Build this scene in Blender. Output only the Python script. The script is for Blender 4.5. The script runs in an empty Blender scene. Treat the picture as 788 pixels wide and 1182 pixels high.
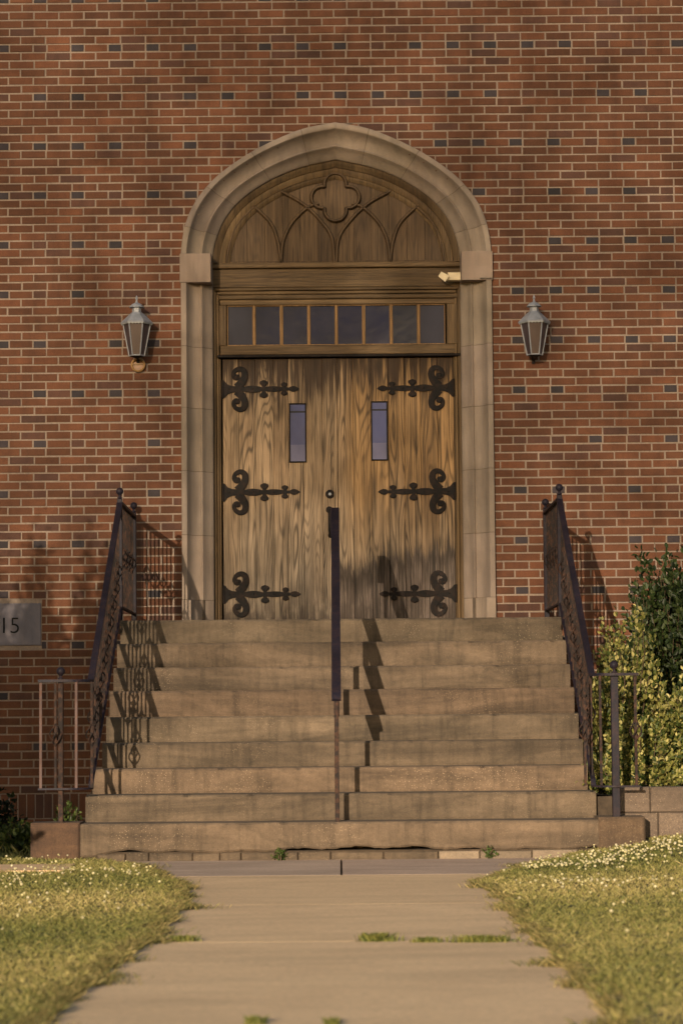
import bpy, math, random
import numpy as np
from mathutils import Matrix, Vector
random.seed(7); RNG = np.random.default_rng(7)
S = bpy.context.scene; C = S.collection
F, IW, IH = 3050.0, 788.0, 1182.0
CAM = Vector((0, -20.8, 0.9))
PITCH, YAW, ROLL = math.radians(4.46), 0.0012, -0.0087
RM = (Matrix.Rotation(-YAW, 3, 'Z') @ Matrix.Rotation(math.pi/2 + PITCH, 3, 'X') @ Matrix.Rotation(ROLL, 3, 'Z'))
def at(px, py, Y):
    d = RM @ Vector(((px-IW/2)/F, -(py-IH/2)/F, -1)); t = (Y-CAM.y)/d.y
    return CAM + d*t
def zat(py, Y, px=391): return at(px, py, Y).z
def xat(px, Y, py=591): return at(px, py, Y).x
def ground(px, py, Z=0.0):
    d = RM @ Vector(((px-IW/2)/F, -(py-IH/2)/F, -1)); t = (Z-CAM.z)/d.z
    return CAM + d*t
# ------------------------------------------------------------------ camera / light
cd = bpy.data.cameras.new('camera'); co = bpy.data.objects.new('camera', cd); C.objects.link(co)
cd.sensor_fit = 'HORIZONTAL'; cd.sensor_width = 24; cd.lens = F/IW*24; cd.clip_start = .1; cd.clip_end = 2000
co.matrix_world = Matrix.Translation(CAM) @ RM.to_4x4(); S.camera = co
cd.dof.use_dof = True; cd.dof.focus_distance = 20.3; cd.dof.aperture_fstop = 4.2
w = bpy.data.worlds.new('World'); S.world = w; w.use_nodes = True
nt = w.node_tree; bg = nt.nodes['Background']; sk = nt.nodes.new('ShaderNodeTexSky'); sk.sky_type = 'NISHITA'
SUNV = Vector((0.24, 1.0, -0.175)).normalized()
sk.sun_disc = False; sk.sun_elevation = math.asin(-SUNV.z); sk.sun_rotation = math.atan2(-SUNV.x, -SUNV.y)
nt.links.new(sk.outputs[0], bg.inputs[0]); bg.inputs[1].default_value = 0.10; sk.dust_density = 1.5; sk.ozone_density = .6
sl = bpy.data.lights.new('sun', 'SUN'); so = bpy.data.objects.new('sun', sl); C.objects.link(so)
sl.energy = 5.0; sl.angle = math.radians(0.35); sl.color = (1.0, 0.80, 0.57)
so.rotation_euler = SUNV.to_track_quat('-Z', 'Y').to_euler(); so.location = (-5, -30, 12)
S.view_settings.view_transform = 'Standard'; S.view_settings.look = 'None'; S.view_settings.exposure = 0.55
# ------------------------------------------------------------------ mesh helper
class MB:
    def __init__(s): s.v = []; s.f = []; s.t = []; s.tint = (1, 1, 1)
    def add(s, vs, fs, tint=None):
        n = len(s.v); s.v += [tuple(v) for v in vs]
        for f in fs: s.f.append(tuple(i+n for i in f)); s.t.append(tint or s.tint)
        return s
    def box(s, x0, x1, y0, y1, z0, z1, tint=None, rot=None, c=None):
        vs = [(x, y, z) for x in (x0, x1) for y in (y0, y1) for z in (z0, z1)]
        if rot is not None:
            c = Vector(c); vs = [c + rot @ (Vector(v)-c) for v in vs]
        return s.add(vs, [(0,1,3,2),(4,6,7,5),(0,4,5,1),(2,3,7,6),(0,2,6,4),(1,5,7,3)], tint)
    def bbox(s, x0, x1, y0, y1, z0, z1, b=.004, tint=None):      # box with its front and side edges chamfered
        X = [x0, x0+b, x1-b, x1]; Z = [z0, z0+b, z1-b, z1]
        vs = [(x0+b,y0,z0+b),(x1-b,y0,z0+b),(x1-b,y0,z1-b),(x0+b,y0,z1-b),
              (x0,y0+b,z0),(x1,y0+b,z0),(x1,y0+b,z1),(x0,y0+b,z1),(x0,y1,z0),(x1,y1,z0),(x1,y1,z1),(x0,y1,z1)]
        return s.add(vs, [(0,1,2,3),(0,4,5,1),(1,5,6,2),(2,6,7,3),(3,7,4,0),(4,8,9,5),(5,9,10,6),(6,10,11,7),(7,11,8,4),(8,11,10,9)], tint)
    def prism(s, pts, y0, y1, tint=None, bevel=0):     # outline in xz, thickness in y
        n = len(pts)
        vs = [(p[0], y0, p[1]) for p in pts] + [(p[0], y1, p[1]) for p in pts]
        fs = [tuple(range(n)), tuple(range(2*n-1, n-1, -1))] + [(i, i+n, (i+1) % n+n, (i+1) % n) for i in range(n)]
        return s.add(vs, fs, tint)
    def tube(s, pts, r, n=8, cap=True, tint=None, ref=None, closed=False, sq=None):
        P = [Vector(p) for p in pts]; m = len(P)
        rr = r if hasattr(r, '__len__') else [r]*m
        ref = Vector(ref) if ref else None; vs = []; prev = None
        for i, p in enumerate(P):
            if closed: t = P[(i+1) % m]-P[i-1]
            else: t = P[min(i+1, m-1)]-P[max(i-1, 0)]
            t.normalize()
            if ref is not None: u = ref - t*ref.dot(t)
            elif prev is None:
                a = Vector((0, 0, 1)) if abs(t.z) < .9 else Vector((1, 0, 0)); u = a - t*a.dot(t)
            else: u = prev - t*prev.dot(t)
            u.normalize(); prev = u; v = t.cross(u)
            if sq:                                       # rectangular section: half sizes along ref and across
                for a, b in ((1,1),(-1,1),(-1,-1),(1,-1)): vs.append(p + u*sq[0]*a*rr[i] + v*sq[1]*b*rr[i])
            else:
                for k in range(n):
                    a = 2*math.pi*k/n; vs.append(p + u*rr[i]*math.cos(a) + v*rr[i]*math.sin(a))
        if sq: n = 4
        fs = []
        for i in range(m if closed else m-1):
            j = (i+1) % m
            for k in range(n): fs.append((i*n+k, i*n+(k+1) % n, j*n+(k+1) % n, j*n+k))
        if cap and not closed: fs += [tuple(range(n))[::-1], tuple(range((m-1)*n, m*n))]
        return s.add(vs, fs, tint)
    def lathe(s, prof, c, n=16, axis='Z', tint=None):   # prof: (radius, height)
        vs = []
        for r, h in prof:
            for k in range(n):
                a = 2*math.pi*k/n; x, y = r*math.cos(a), r*math.sin(a)
                vs.append((c[0]+x, c[1]+y, c[2]+h) if axis == 'Z' else (c[0]+x, c[1]+h, c[2]+y))
        fs = []
        for i in range(len(prof)-1):
            for k in range(n): fs.append((i*n+k, i*n+(k+1) % n, (i+1)*n+(k+1) % n, (i+1)*n+k))
        fs += [tuple(range(n))[::-1], tuple(range((len(prof)-1)*n, len(prof)*n))]
        return s.add(vs, fs, tint)
    def build(s, name, mat, parent=None, smooth=False, label=None, fix=True):
        me = bpy.data.meshes.new(name); me.from_pydata(s.v, [], s.f)
        ca = me.color_attributes.new('tint', 'FLOAT_COLOR', 'CORNER')
        n = np.array([len(f) for f in s.f]); tt = np.ones((len(s.t), 4), np.float32); tt[:, :3] = np.array(s.t)
        ca.data.foreach_set('color', np.repeat(tt, n, axis=0).ravel())
        if fix:
            import bmesh
            bm = bmesh.new(); bm.from_mesh(me); bmesh.ops.recalc_face_normals(bm, faces=bm.faces); bm.to_mesh(me); bm.free()
        if smooth: me.polygons.foreach_set('use_smooth', [True]*len(me.polygons))
        me.update(); o = bpy.data.objects.new(name, me); C.objects.link(o)
        if mat: me.materials.append(mat)
        if parent: o.parent = parent
        if label: o['label'] = label
        return o
def autosmooth(o, ang=40):
    me = o.data; me.polygons.foreach_set('use_smooth', [True]*len(me.polygons)); me.set_sharp_from_angle(angle=math.radians(ang))
    return o
def thing(name, label, cat, group=None, loc=(0, 0, 0)):
    o = bpy.data.objects.new(name, None); C.objects.link(o); o.empty_display_size = .2
    return tag(o, label, cat, group)
def tag(o, label, cat, group=None, kind=None):
    o['label'] = label; o['category'] = cat
    if group: o['group'] = group
    if kind: o['kind'] = kind
    return o
def struct(o, label=None):
    o['kind'] = 'structure'
    if label: o['label'] = label
    return o
# ------------------------------------------------------------------ materials
class NT:
    def __init__(s, name):
        s.m = bpy.data.materials.new(name); s.m.use_nodes = True; s.t = s.m.node_tree
        s.b = s.t.nodes['Principled BSDF']; s.co = s.n('ShaderNodeTexCoord').outputs['Object']
    def n(s, ty, **k):
        x = s.t.nodes.new(ty)
        for a, b in k.items(): setattr(x, a, b)
        return x
    def L(s, a, b): s.t.links.new(a, b)
    def put(s, sock, v):
        if isinstance(v, bpy.types.NodeSocket): s.L(v, sock)
        else: sock.default_value = v
    def map(s, sc=(1,1,1), loc=(0,0,0), v=None):
        x = s.n('ShaderNodeMapping'); s.put(x.inputs[0], v or s.co); x.inputs['Scale'].default_value = sc; x.inputs['Location'].default_value = loc
        return x.outputs[0]
    def noise(s, v, sc, det=4, rough=.55, dist=0):
        x = s.n('ShaderNodeTexNoise'); s.put(x.inputs['Vector'], v); x.inputs['Scale'].default_value = sc
        x.inputs['Detail'].default_value = det; x.inputs['Roughness'].default_value = rough; x.inputs['Distortion'].default_value = dist
        return x.outputs['Fac']
    def mth(s, op, a, b=0.0, c=0.0, clamp=False):
        x = s.n('ShaderNodeMath', operation=op, use_clamp=clamp); s.put(x.inputs[0], a); s.put(x.inputs[1], b)
        s.put(x.inputs[2], c); return x.outputs[0]
    def ramp(s, v, stops):
        x = s.n('ShaderNodeValToRGB'); s.put(x.inputs[0], v); e = x.color_ramp.elements
        while len(e) < len(stops): e.new(.5)
        for i, (p, c) in enumerate(stops):
            e[i].position = p; e[i].color = (c, c, c, 1) if not hasattr(c, '__len__') else (*c, 1)
        return x.outputs[0]
    def mix(s, f, a, b, mode='MIX'):
        x = s.n('ShaderNodeMix', data_type='RGBA', blend_type=mode)
        for i, v in ((0, f), (6, a), (7, b)):
            if isinstance(v, tuple) and len(v) == 3: v = (*v, 1)
            s.put(x.inputs[i], v)
        return x.outputs[2]
    def tint(s): return s.n('ShaderNodeAttribute', attribute_name='tint').outputs['Color']
    def bump(s, h, st=.3, d=.005):
        x = s.n('ShaderNodeBump'); x.inputs['Strength'].default_value = st; x.inputs['Distance'].default_value = d
        s.put(x.inputs['Height'], h); s.L(x.outputs[0], s.b.inputs['Normal'])
    def out(s, col, rough=.8, **k):
        s.put(s.b.inputs['Base Color'], (*col, 1) if isinstance(col, tuple) and len(col) == 3 else col); s.put(s.b.inputs['Roughness'], rough)
        for a, b in k.items(): s.put(s.b.inputs[a.replace('_', ' ')], b)
        return s.m
def sep(N, v):
    x = N.n('ShaderNodeSeparateXYZ'); N.put(x.inputs[0], v); return x.outputs
def mat_brick():
    N = NT('brick'); a = N.noise(N.co, 9, 5); b = N.noise(N.co, 140, 3, .7); c = N.noise(N.map((1, 1, .35)), .9, 4)
    col = N.mix(1.0, N.tint(), N.ramp(a, [(.3, .82), (.7, 1.15)]), 'MULTIPLY')
    col = N.mix(1.0, col, N.ramp(b, [(.25, .72), (.6, 1.08)]), 'MULTIPLY')
    col = N.mix(1.0, col, N.ramp(c, [(.3, .80), (.7, 1.12)]), 'MULTIPLY')
    col = N.mix(1.0, col, N.ramp(N.noise(N.map((7, 7, .7)), 1, 5, .65), [(.34, .80), (.5, 1.0)]), 'MULTIPLY')
    N.bump(b, .5, .003); return N.out(col, .88)
def mat_mortar():
    N = NT('mortar'); b = N.noise(N.co, 90, 4, .7); c = N.noise(N.co, 1.4, 5)
    col = N.mix(N.ramp(b, [(.3, 0.), (.7, 1.)]), (.185, .143, .116), (.29, .225, .182))
    col = N.mix(1.0, col, N.ramp(c, [(.3, .8), (.7, 1.1)]), 'MULTIPLY')
    N.bump(b, .5, .004); return N.out(col, .95)
def mat_stone(name='limestone', base=(.265, .213, .172), dark=(.185, .148, .12)):
    N = NT(name); a = N.noise(N.map((1, 1, .5)), 3.2, 6, .62, .4); b = N.noise(N.co, 190, 3, .7); st = N.noise(N.map((9, 9, .8)), 1.5, 5, .6)
    col = N.mix(N.ramp(a, [(.32, 0.), (.66, 1.)]), dark, base)
    col = N.mix(1.0, col, N.ramp(b, [(.3, .86), (.65, 1.06)]), 'MULTIPLY')
    col = N.mix(1.0, col, N.ramp(st, [(.28, .80), (.55, 1.03)]), 'MULTIPLY')
    col = N.mix(1.0, col, N.tint(), 'MULTIPLY')
    N.bump(N.mth('ADD', b, N.mth('MULTIPLY', a, 2)), .35, .003); return N.out(col, .85)
def mat_concrete(name, light, dark, stain=.55, grit=.35):
    N = NT(name); co = N.co
    a = N.noise(N.map((.7, 1, 2.2)), 2.4, 7, .65, .7); b = N.noise(co, 230, 2, .6); c = N.noise(N.map((.35, 1, 3.0)), 1.3, 5, .6, 1.2)
    g = N.noise(co, 34, 5, .7)
    col = N.mix(N.ramp(a, [(.30, 0.), (.68, 1.)]), dark, light)
    col = N.mix(N.mth('MULTIPLY', N.ramp(c, [(.46, 0.), (.66, 1.)]), stain), col, tuple(x*.45 for x in dark))
    col = N.mix(1.0, col, N.ramp(b, [(.30, 1-grit), (.5, 1.), (.72, 1.22)]), 'MULTIPLY')
    col = N.mix(1.0, col, N.ramp(g, [(.28, .80), (.6, 1.06)]), 'MULTIPLY')
    dk = N.noise(N.map((16, 16, 1.6)), 1.0, 5, .65)
    col = N.mix(1.0, col, N.ramp(dk, [(.32, .66), (.50, 1.0), (.72, 1.10)]), 'MULTIPLY') if stain > .35 else col
    v = N.n('ShaderNodeTexVoronoi', feature='F1'); v.inputs['Scale'].default_value = 75; N.L(co, v.inputs['Vector'])
    sp = N.mth('LESS_THAN', v.outputs['Distance'], .16)
    ex = N.mth('MULTIPLY', sp, N.ramp(N.noise(co, 1.7, 3), [(.50, 0.), (.62, .75)]))
    col = N.mix(ex, col, N.mix(v.outputs['Color'], (.12, .075, .045), (.55, .45, .32)))
    col = N.mix(1.0, col, N.tint(), 'MULTIPLY')
    N.bump(N.mth('ADD', N.mth('MULTIPLY', g, 1.5), N.mth('ADD', b, a)), .5, .005); return N.out(col, .92)
def mat_wood(name, light, dark, grain=1.0, horizontal=False, wear=None, old=0.0):
    """oak: contour rings of a stretched noise give the cathedral grain; the tint attribute carries a per-board offset"""
    N = NT(name); t = sep(N, N.tint()); xyz = sep(N, N.co)
    X, Z = (xyz[2], xyz[0]) if horizontal else (xyz[0], xyz[2])
    def vec(sx, sz):  # board coordinates
        c = N.n('ShaderNodeCombineXYZ')
        N.put(c.inputs[0], N.mth('MULTIPLY', X, sx)); N.put(c.inputs[1], N.mth('ADD', N.mth('MULTIPLY', t[0], 37.0), N.mth('MULTIPLY', xyz[1], 3.0)))
        N.put(c.inputs[2], N.mth('ADD', N.mth('MULTIPLY', Z, sz), N.mth('MULTIPLY', t[0], 17.0))); return c.outputs[0]
    n1 = N.noise(vec(5.0, .42), 1.0, 2.0, .40, .06)
    ring = N.mth('SINE', N.mth('MULTIPLY', n1, 190.0)); ring = N.mth('MULTIPLY_ADD', ring, .5, .5)
    fib = N.noise(vec(120, 2.2), 1.0, 4, .7); mid = N.noise(vec(26, .9), 1.0, 4, .6); tone = N.noise(vec(2.2, .8), 1.0, 5, .6)
    m = N.mix(N.ramp(tone, [(.3, 0.), (.7, 1.)]), dark, light)
    m = N.mix(1.0, m, N.ramp(mid, [(.3, .68), (.62, 1.10)]), 'MULTIPLY')
    m = N.mix(1.0, m, N.ramp(fib, [(.32, .50), (.56, 1.10)]), 'MULTIPLY')
    gr = N.ramp(ring, [(.0, 1-.52*grain), (.30, 1-.15*grain), (.55, 1.04)])
    gr = N.mix(N.ramp(N.noise(vec(1.3, .5), 1.0, 2), [(.35, .25), (.6, 1.)]), (1., 1., 1.), gr)
    m = N.mix(1.0, m, gr, 'MULTIPLY')
    m = N.mix(1.0, m, N.ramp(t[1], [(0., .72), (1., 1.12)]), 'MULTIPLY')
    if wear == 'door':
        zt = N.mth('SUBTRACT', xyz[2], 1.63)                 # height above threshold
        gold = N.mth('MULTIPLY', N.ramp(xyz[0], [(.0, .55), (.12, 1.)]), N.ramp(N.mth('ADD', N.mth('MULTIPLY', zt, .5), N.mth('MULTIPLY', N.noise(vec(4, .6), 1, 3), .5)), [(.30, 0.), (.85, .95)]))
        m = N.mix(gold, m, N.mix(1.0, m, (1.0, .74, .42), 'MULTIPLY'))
        drip = N.noise(vec(20, .5), 1.0, 5, .72)            # dark water stains hanging from the top rail
        topm = N.mth('SUBTRACT', N.mth('SUBTRACT', N.mth('MULTIPLY', drip, 2.3), .78), N.mth('MULTIPLY', N.mth('SUBTRACT', 2.06, zt), 1.25))
        m = N.mix(N.mth('MULTIPLY', N.ramp(topm, [(.10, 0.), (.36, 1.)]), .93), m, (.022, .011, .005))
        e = N.noise(vec(20, 1.6), 1.0, 5, .74); rx = N.mth('MULTIPLY', N.mth('SUBTRACT', xyz[0], .12), 1.0)
        lim = N.mth('ADD', .42, N.mth('MULTIPLY', N.ramp(xyz[0], [(0.0, .25), (.28, .55), (.55, .9), (1.0, 1.)]), .20))
        lim = N.mth('SUBTRACT', lim, N.mth('MULTIPLY', N.mth('LESS_THAN', xyz[0], 0.0), .40))
        band = N.mth('SUBTRACT', N.mth('ADD', lim, N.mth('MULTIPLY', N.mth('SUBTRACT', e, .5), .62)), zt)
        grey = N.ramp(band, [(.0, 0.), (.05, 1.)])
        m = N.mix(N.mth('MULTIPLY', grey, .92), m, N.mix(N.ramp(fib, [(.38, 0.), (.62, 1.)]), (.018, .013, .010), (.17, .13, .11)))
        rim = N.mth('MULTIPLY', N.ramp(N.mth('ABSOLUTE', N.mth('SUBTRACT', band, .09)), [(.0, 1.), (.19, 0.)]), N.ramp(N.noise(vec(16, 2), 1, 3), [(.25, .45), (.5, 1.)]))
        m = N.mix(N.mth('MULTIPLY', rim, .93), m, (.02, .013, .008))
        bl = N.mth('MULTIPLY', N.ramp(zt, [(.0, 1.), (.5, 0.)]), N.ramp(N.noise(vec(7, 3.), 1, 4, .7), [(.40, 0.), (.56, 1.)]))
        m = N.mix(N.mth('MULTIPLY', bl, .85), m, (.03, .02, .014))
    stk = N.noise(vec(34, .5), 1.0, 3, .6); m = N.mix(N.mth('MULTIPLY', N.ramp(stk, [(.52, 0.), (.68, 1.)]), .35 if wear else .12), m, N.mix(1.0, m, (1.5, 1.5, 1.5), 'MULTIPLY'))
    if wear: dk = N.noise(vec(48, 1.1), 1.0, 5, .7); m = N.mix(1.0, m, N.ramp(dk, [(.34, .42), (.48, 1.0)]), 'MULTIPLY')
    if old: m = N.mix(old, m, (.20, .155, .115))
    N.bump(N.mth('ADD', fib, N.mth('MULTIPLY', ring, .5)), .45, .002); return N.out(m, .72, Specular_IOR_Level=.3)
def mat_iron(name, col, rust=.3, rough=.55):
    N = NT(name); a = N.noise(N.co, 26, 5, .7); b = N.noise(N.co, 6, 4)
    f = N.mth('MULTIPLY', N.ramp(a, [(.46, 0.), (.62, 1.)]), rust)
    c = N.mix(f, col, (.12, .055, .03)); c = N.mix(1.0, c, N.ramp(b, [(.3, .75), (.7, 1.2)]), 'MULTIPLY')
    N.bump(a, .4, .002); return N.out(c, rough+.08, Specular_IOR_Level=.12)
def mat_plain(name, col, rough=.6, var=.25, sc=18, **k):
    N = NT(name); a = N.noise(N.co, sc, 5, .65)
    c = N.mix(1.0, col, N.ramp(a, [(.3, 1-var), (.7, 1+var*.5)]), 'MULTIPLY'); c = N.mix(1.0, c, N.tint(), 'MULTIPLY')
    N.bump(a, .2, .002); return N.out(c, rough, **k)
def mat_leaf(name, trans=.25, rough=.5):
    N = NT(name); m = N.out(N.tint(), rough, Specular_IOR_Level=.35)
    tr = N.n('ShaderNodeBsdfTranslucent'); N.L(N.tint(), tr.inputs[0]); mx = N.n('ShaderNodeMixShader'); mx.inputs[0].default_value = trans
    N.L(N.b.outputs[0], mx.inputs[1]); N.L(tr.outputs[0], mx.inputs[2]); o = N.t.nodes['Material Output']; N.L(mx.outputs[0], o.inputs[0]); return m
def mat_lawn():
    N = NT('lawn_soil'); a = N.noise(N.co, 2.5, 6); b = N.noise(N.co, 60, 4, .7)
    c = N.mix(N.ramp(a, [(.35, 0.), (.65, 1.)]), (.06, .065, .02), (.12, .10, .04)); c = N.mix(1.0, c, N.ramp(b, [(.3, .6), (.7, 1.2)]), 'MULTIPLY')
    N.bump(b, .8, .02); return N.out(c, .95)
M = dict(brick=mat_brick(), mortar=mat_mortar(), stone=mat_stone(),
    sign=mat_stone('pale_grey_stone', (.17, .155, .18), (.12, .112, .135)),
    steps=mat_concrete('step_concrete', (.146, .108, .075), (.064, .048, .033), .6),
    path=mat_concrete('path_concrete', (.72, .515, .31), (.60, .42, .25), .25, .2),
    apron=mat_concrete('old_concrete', (.50, .37, .28), (.38, .28, .21), .3, .25),  # apron's shade beside the steps put into its colour, darker than the path
    block=mat_concrete('wall_block', (.15, .115, .088), (.09, .068, .052), .3, .5),
    patch=mat_concrete('patch_mortar', (.26, .205, .155), (.17, .135, .10), .2),
    rusty=mat_concrete('rusty_concrete', (.10, .055, .03), (.045, .026, .018), .5),
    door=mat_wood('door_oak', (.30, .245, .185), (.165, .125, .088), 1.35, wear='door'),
    frame=mat_wood('frame_oak', (.15, .098, .048), (.072, .044, .021), .4),
    frameh=mat_wood('frame_oak_level', (.15, .098, .048), (.072, .044, .021), .4, horizontal=True),
    tymp=mat_wood('panel_oak', (.115, .072, .037), (.068, .041, .021), .55),
    sash=mat_wood('sash_oak', (.30, .18, .08), (.18, .10, .045), .3),
    hinge=mat_iron('wrought_iron', (.009, .008, .008), .10, .6),
    rail=mat_iron('rail_paint', (.013, .012, .020), .12, .42),
    baluster=mat_iron('rusty_baluster', (.018, .014, .014), .4, .6),
    pinkbar=mat_iron('faded_red_lead', (.10, .07, .066), .5, .7),  # paler, pinker tone for two of the left end bars
    dark=mat_plain('dark_gap', (.012, .010, .009), .9), lead=mat_plain('weathered_lead', (.22, .235, .27), .5, .3),
    brass=mat_plain('dull_brass', (.30, .17, .06), .45, .4), cream=mat_plain('cream_plastic', (.62, .52, .34), .5, .12),
    bulb=mat_plain('bulb_glass', (.55, .42, .38), .25, .05), leaf=mat_leaf('leaf'), grass=mat_leaf('grass_blade', .3, .6),
    stem=mat_plain('stem', (.09, .06, .035), .8), flower=mat_plain('clover_white', (.44, .40, .27), .8, .1), soil=mat_plain('soil', (.05, .036, .024), .95, .5), lawn=mat_lawn())
def mat_glass(name, col, rough, spec=.5, tex=0):
    N = NT(name); a = N.noise(N.map((1, 1, .4)), 4, 4); b = N.noise(N.co, 220, 2)
    c = N.mix(1.0, col, N.ramp(a, [(.3, .75), (.7, 1.25)]), 'MULTIPLY')
    N.bump(b if tex else N.noise(N.co, 5.5, 2), tex or .12, .002 if tex else .02)
    c = N.mix(1.0, c, N.tint(), 'MULTIPLY'); return N.out(c, rough, Specular_IOR_Level=spec)
M['pane'] = mat_glass('transom_glass', (.007, .009, .026), .07, .22); M['obscure'] = mat_glass('obscure_glass', (.035, .033, .040), .45, .1, .6)
M['viewglass'] = mat_glass('viewing_glass', (.055, .065, .16), .12, .12); M['lampglass'] = mat_glass('lamp_glass', (.048, .036, .036), .35, .4, .3)
# ------------------------------------------------------------------ arch geometry (wall plane y = 0)
def cr(pts, n=10):
    P = [np.array(p, float) for p in pts]; P = [2*P[0]-P[1]] + P + [2*P[-1]-P[-2]]; o = []
    for i in range(1, len(P)-2):
        for k in range(n):
            t = k/n; a, b, c, d = P[i-1:i+3]
            o.append(.5*(2*b + (c-a)*t + (2*a-5*b+4*c-d)*t*t + (3*b-a-3*c+d)*t**3))
    o.append(P[-2]); return np.array(o)
PX = 1/145.8
def arch_half(pts): # (dx px, y px) measured on the photograph's wall -> metres
    return [(dx*PX, zat(y, 0)) for dx, y in pts]
OUT = arch_half([(0,141.5),(35,148),(66,159.5),(101,177),(137,202),(161,229),(174,256),(179,282),(180,296)])
INN = arch_half([(0,179),(43,188.5),(80,204),(111,225),(131,249),(141.5,275),(144.5,293)])
def resample(c, n):
    c = np.array(c); d = np.r_[0, np.cumsum(np.linalg.norm(np.diff(c, axis=0), axis=1))]
    t = np.linspace(0, d[-1], n); return np.c_[np.interp(t, d, c[:, 0]), np.interp(t, d, c[:, 1])]
NA = 41
OUTC = resample(cr(OUT), NA); INC = resample(cr(INN), NA)
HO, HI = OUTC[-1][0], INC[-1][0]; ZSP = .5*(OUTC[-1][1]+INC[-1][1]); ZP = 1.626
def half_at(z, cv=OUTC):
    if z >= cv[0][1]: return -1
    if z <= cv[-1][1]: return cv[-1][0]
    return float(np.interp(-z, -cv[:, 1], cv[:, 0]))
B = thing('church_building', 'red brick church building with pointed stone doorway and weathered oak double doors', 'building')
# bricks ---------------------------------------------------------------
RH = 58.1/6/145.9; PH = 43.9/146.3   # course height, header pitch
zh = at(391, 336.8, 0).z             # a header course centre
k0 = int(zh/RH)+3; Z0 = zh - (k0+.5)*RH - 0.0
XL, XR, ZT = -6.2, 6.2, 7.6
mw = MB(); mm = MB(); jr = random.Random(3)
jn = .0125
# number stone and soldier course extents
sgx0, sgx1 = xat(-62, 0, 720), xat(47.5, 0, 720); sgz0, sgz1 = at(20, 746, 0).z, at(20, 696, 0).z
hx_left = xat(46, 0, 337); hx_right = xat(597.5, 0, 337)
def brickcol(dark):
    g = jr.random()
    if dark == 2: c = (.026+.018*g, .021+.012*g, .024+.014*g)
    elif dark: c = (.062+.028*g, .027+.011*g, .018+.006*g)
    else:
        c = (.089+.044*g, .0335+.015*g, .0145+.007*g); k = jr.choice([.86, .94, 1, 1, 1.05, 1.1]); c = tuple(x*k for x in c)
    return c
def put_brick(x0, x1, z0, z1, col):
    if x1-x0 < .02: return
    a, b = jr.uniform(-.0016, .0016), jr.uniform(-.0018, .0018); yj = jr.uniform(-.0025, .002); e = .0022
    r = lambda: jr.uniform(-.0022, .0022)
    vs = [(x0+a+e+r(), yj, z0+b+e+r()), (x1+a-e+r(), yj, z0+b+e+r()), (x1+a-e+r(), yj, z1+b-e+r()), (x0+a+e+r(), yj, z1+b-e+r()),
          (x0+a, yj+.003, z0+b), (x1+a, yj+.003, z0+b), (x1+a, yj+.003, z1+b), (x0+a, yj+.003, z1+b),
          (x0+a, .02, z0+b), (x1+a, .02, z0+b), (x1+a, .02, z1+b), (x0+a, .02, z1+b)]
    mw.add(vs, [(0,1,2,3),(0,4,5,1),(1,5,6,2),(2,6,7,3),(3,7,4,0),(4,8,9,5),(5,9,10,6),(6,10,11,7),(7,11,8,4)], col)
row = int(-.3/RH)-1
zsold = at(60, 919.5, 0).z; nrow = 0
r0 = round((zsold - Z0)/RH); zsold = Z0 + r0*RH
rows = range(r0, int((ZT-Z0)/RH))
for k in rows:
    z0 = Z0 + k*RH; z1 = z0+RH; hd = (k-k0) % 6 == 0; zb, zt = z0+jn/2, z1-jn/2
    H = half_at(zt); Hm = H-.035 if H > 0 else -1
    opening = H > 0.05
    mm_h = half_at((z0+z1)/2)-.06
    if mm_h > .05:
        mm.box(XL, -mm_h, .0055, .34, z0, z1); mm.box(mm_h, XR, .0055, .34, z0, z1)
    else: mm.box(XL, XR, .0055, .34, z0, z1)
    sides = [(XL, -Hm, hx_left), (Hm, XR, hx_right)] if opening else [(XL, XR, hx_left)]
    for (xa, xb, hx) in sides:
        cells = []
        if hd:
            i0 = int((xa-hx)/PH)-2; i1 = int((xb-hx)/PH)+3
            for i in range(i0, i1):
                c = hx+i*PH; cells.append((c-.049, c+.049, 2 if jr.random() < .66 else 1)); cells.append((c+.049+jn, c+PH-.049-jn, 1 if jr.random() < .1 else 0))
        else:
            W = 29.27/146.3; m = (k-k0) % 6; off = (.25 if m % 2 else .75) + jr.uniform(-.04, .04)
            i0 = int((xa-hx)/W)-2; i1 = int((xb-hx)/W)+3
            for i in range(i0, i1):
                c = hx+(i+off)*W; cells.append((c+jn/2, c+W-jn/2, 1 if jr.random() < .085 else 0))
        for (a, b, d) in cells:
            a, b = max(a, xa), min(b, xb)
            if b-a < .03: continue
            if b > sgx0 and a < sgx1 and zt > sgz0 and zb < sgz1:
                if a < sgx0: b = sgx0-.006
                elif b > sgx1: a = sgx1+.006
                else: continue
            put_brick(a, b, zb, zt, brickcol(d))
# soldier course and plinth rows below
zs0 = zsold - .195
n = int((XR-XL)/.068)
for i in range(n): put_brick(XL+i*.068+.005, XL+(i+1)*.068-.005, zs0+.005, zsold-.005, brickcol(1 if jr.random() < .2 else 0))
for j in range(5):
    for i in range(int((XR-XL)/.2)): put_brick(XL+(i+.5*(j % 2))*.2+.005, XL+(i+1+.5*(j % 2))*.2-.005, zs0-(j+1)*RH+.005, zs0-j*RH-.005, brickcol(0))
mm.box(XL, XR, .0055, .34, zs0-5*RH, zsold)
wall = mw.build('brick_wall', M['brick'], B); mo = mm.build('mortar', M['mortar'], wall)
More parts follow.
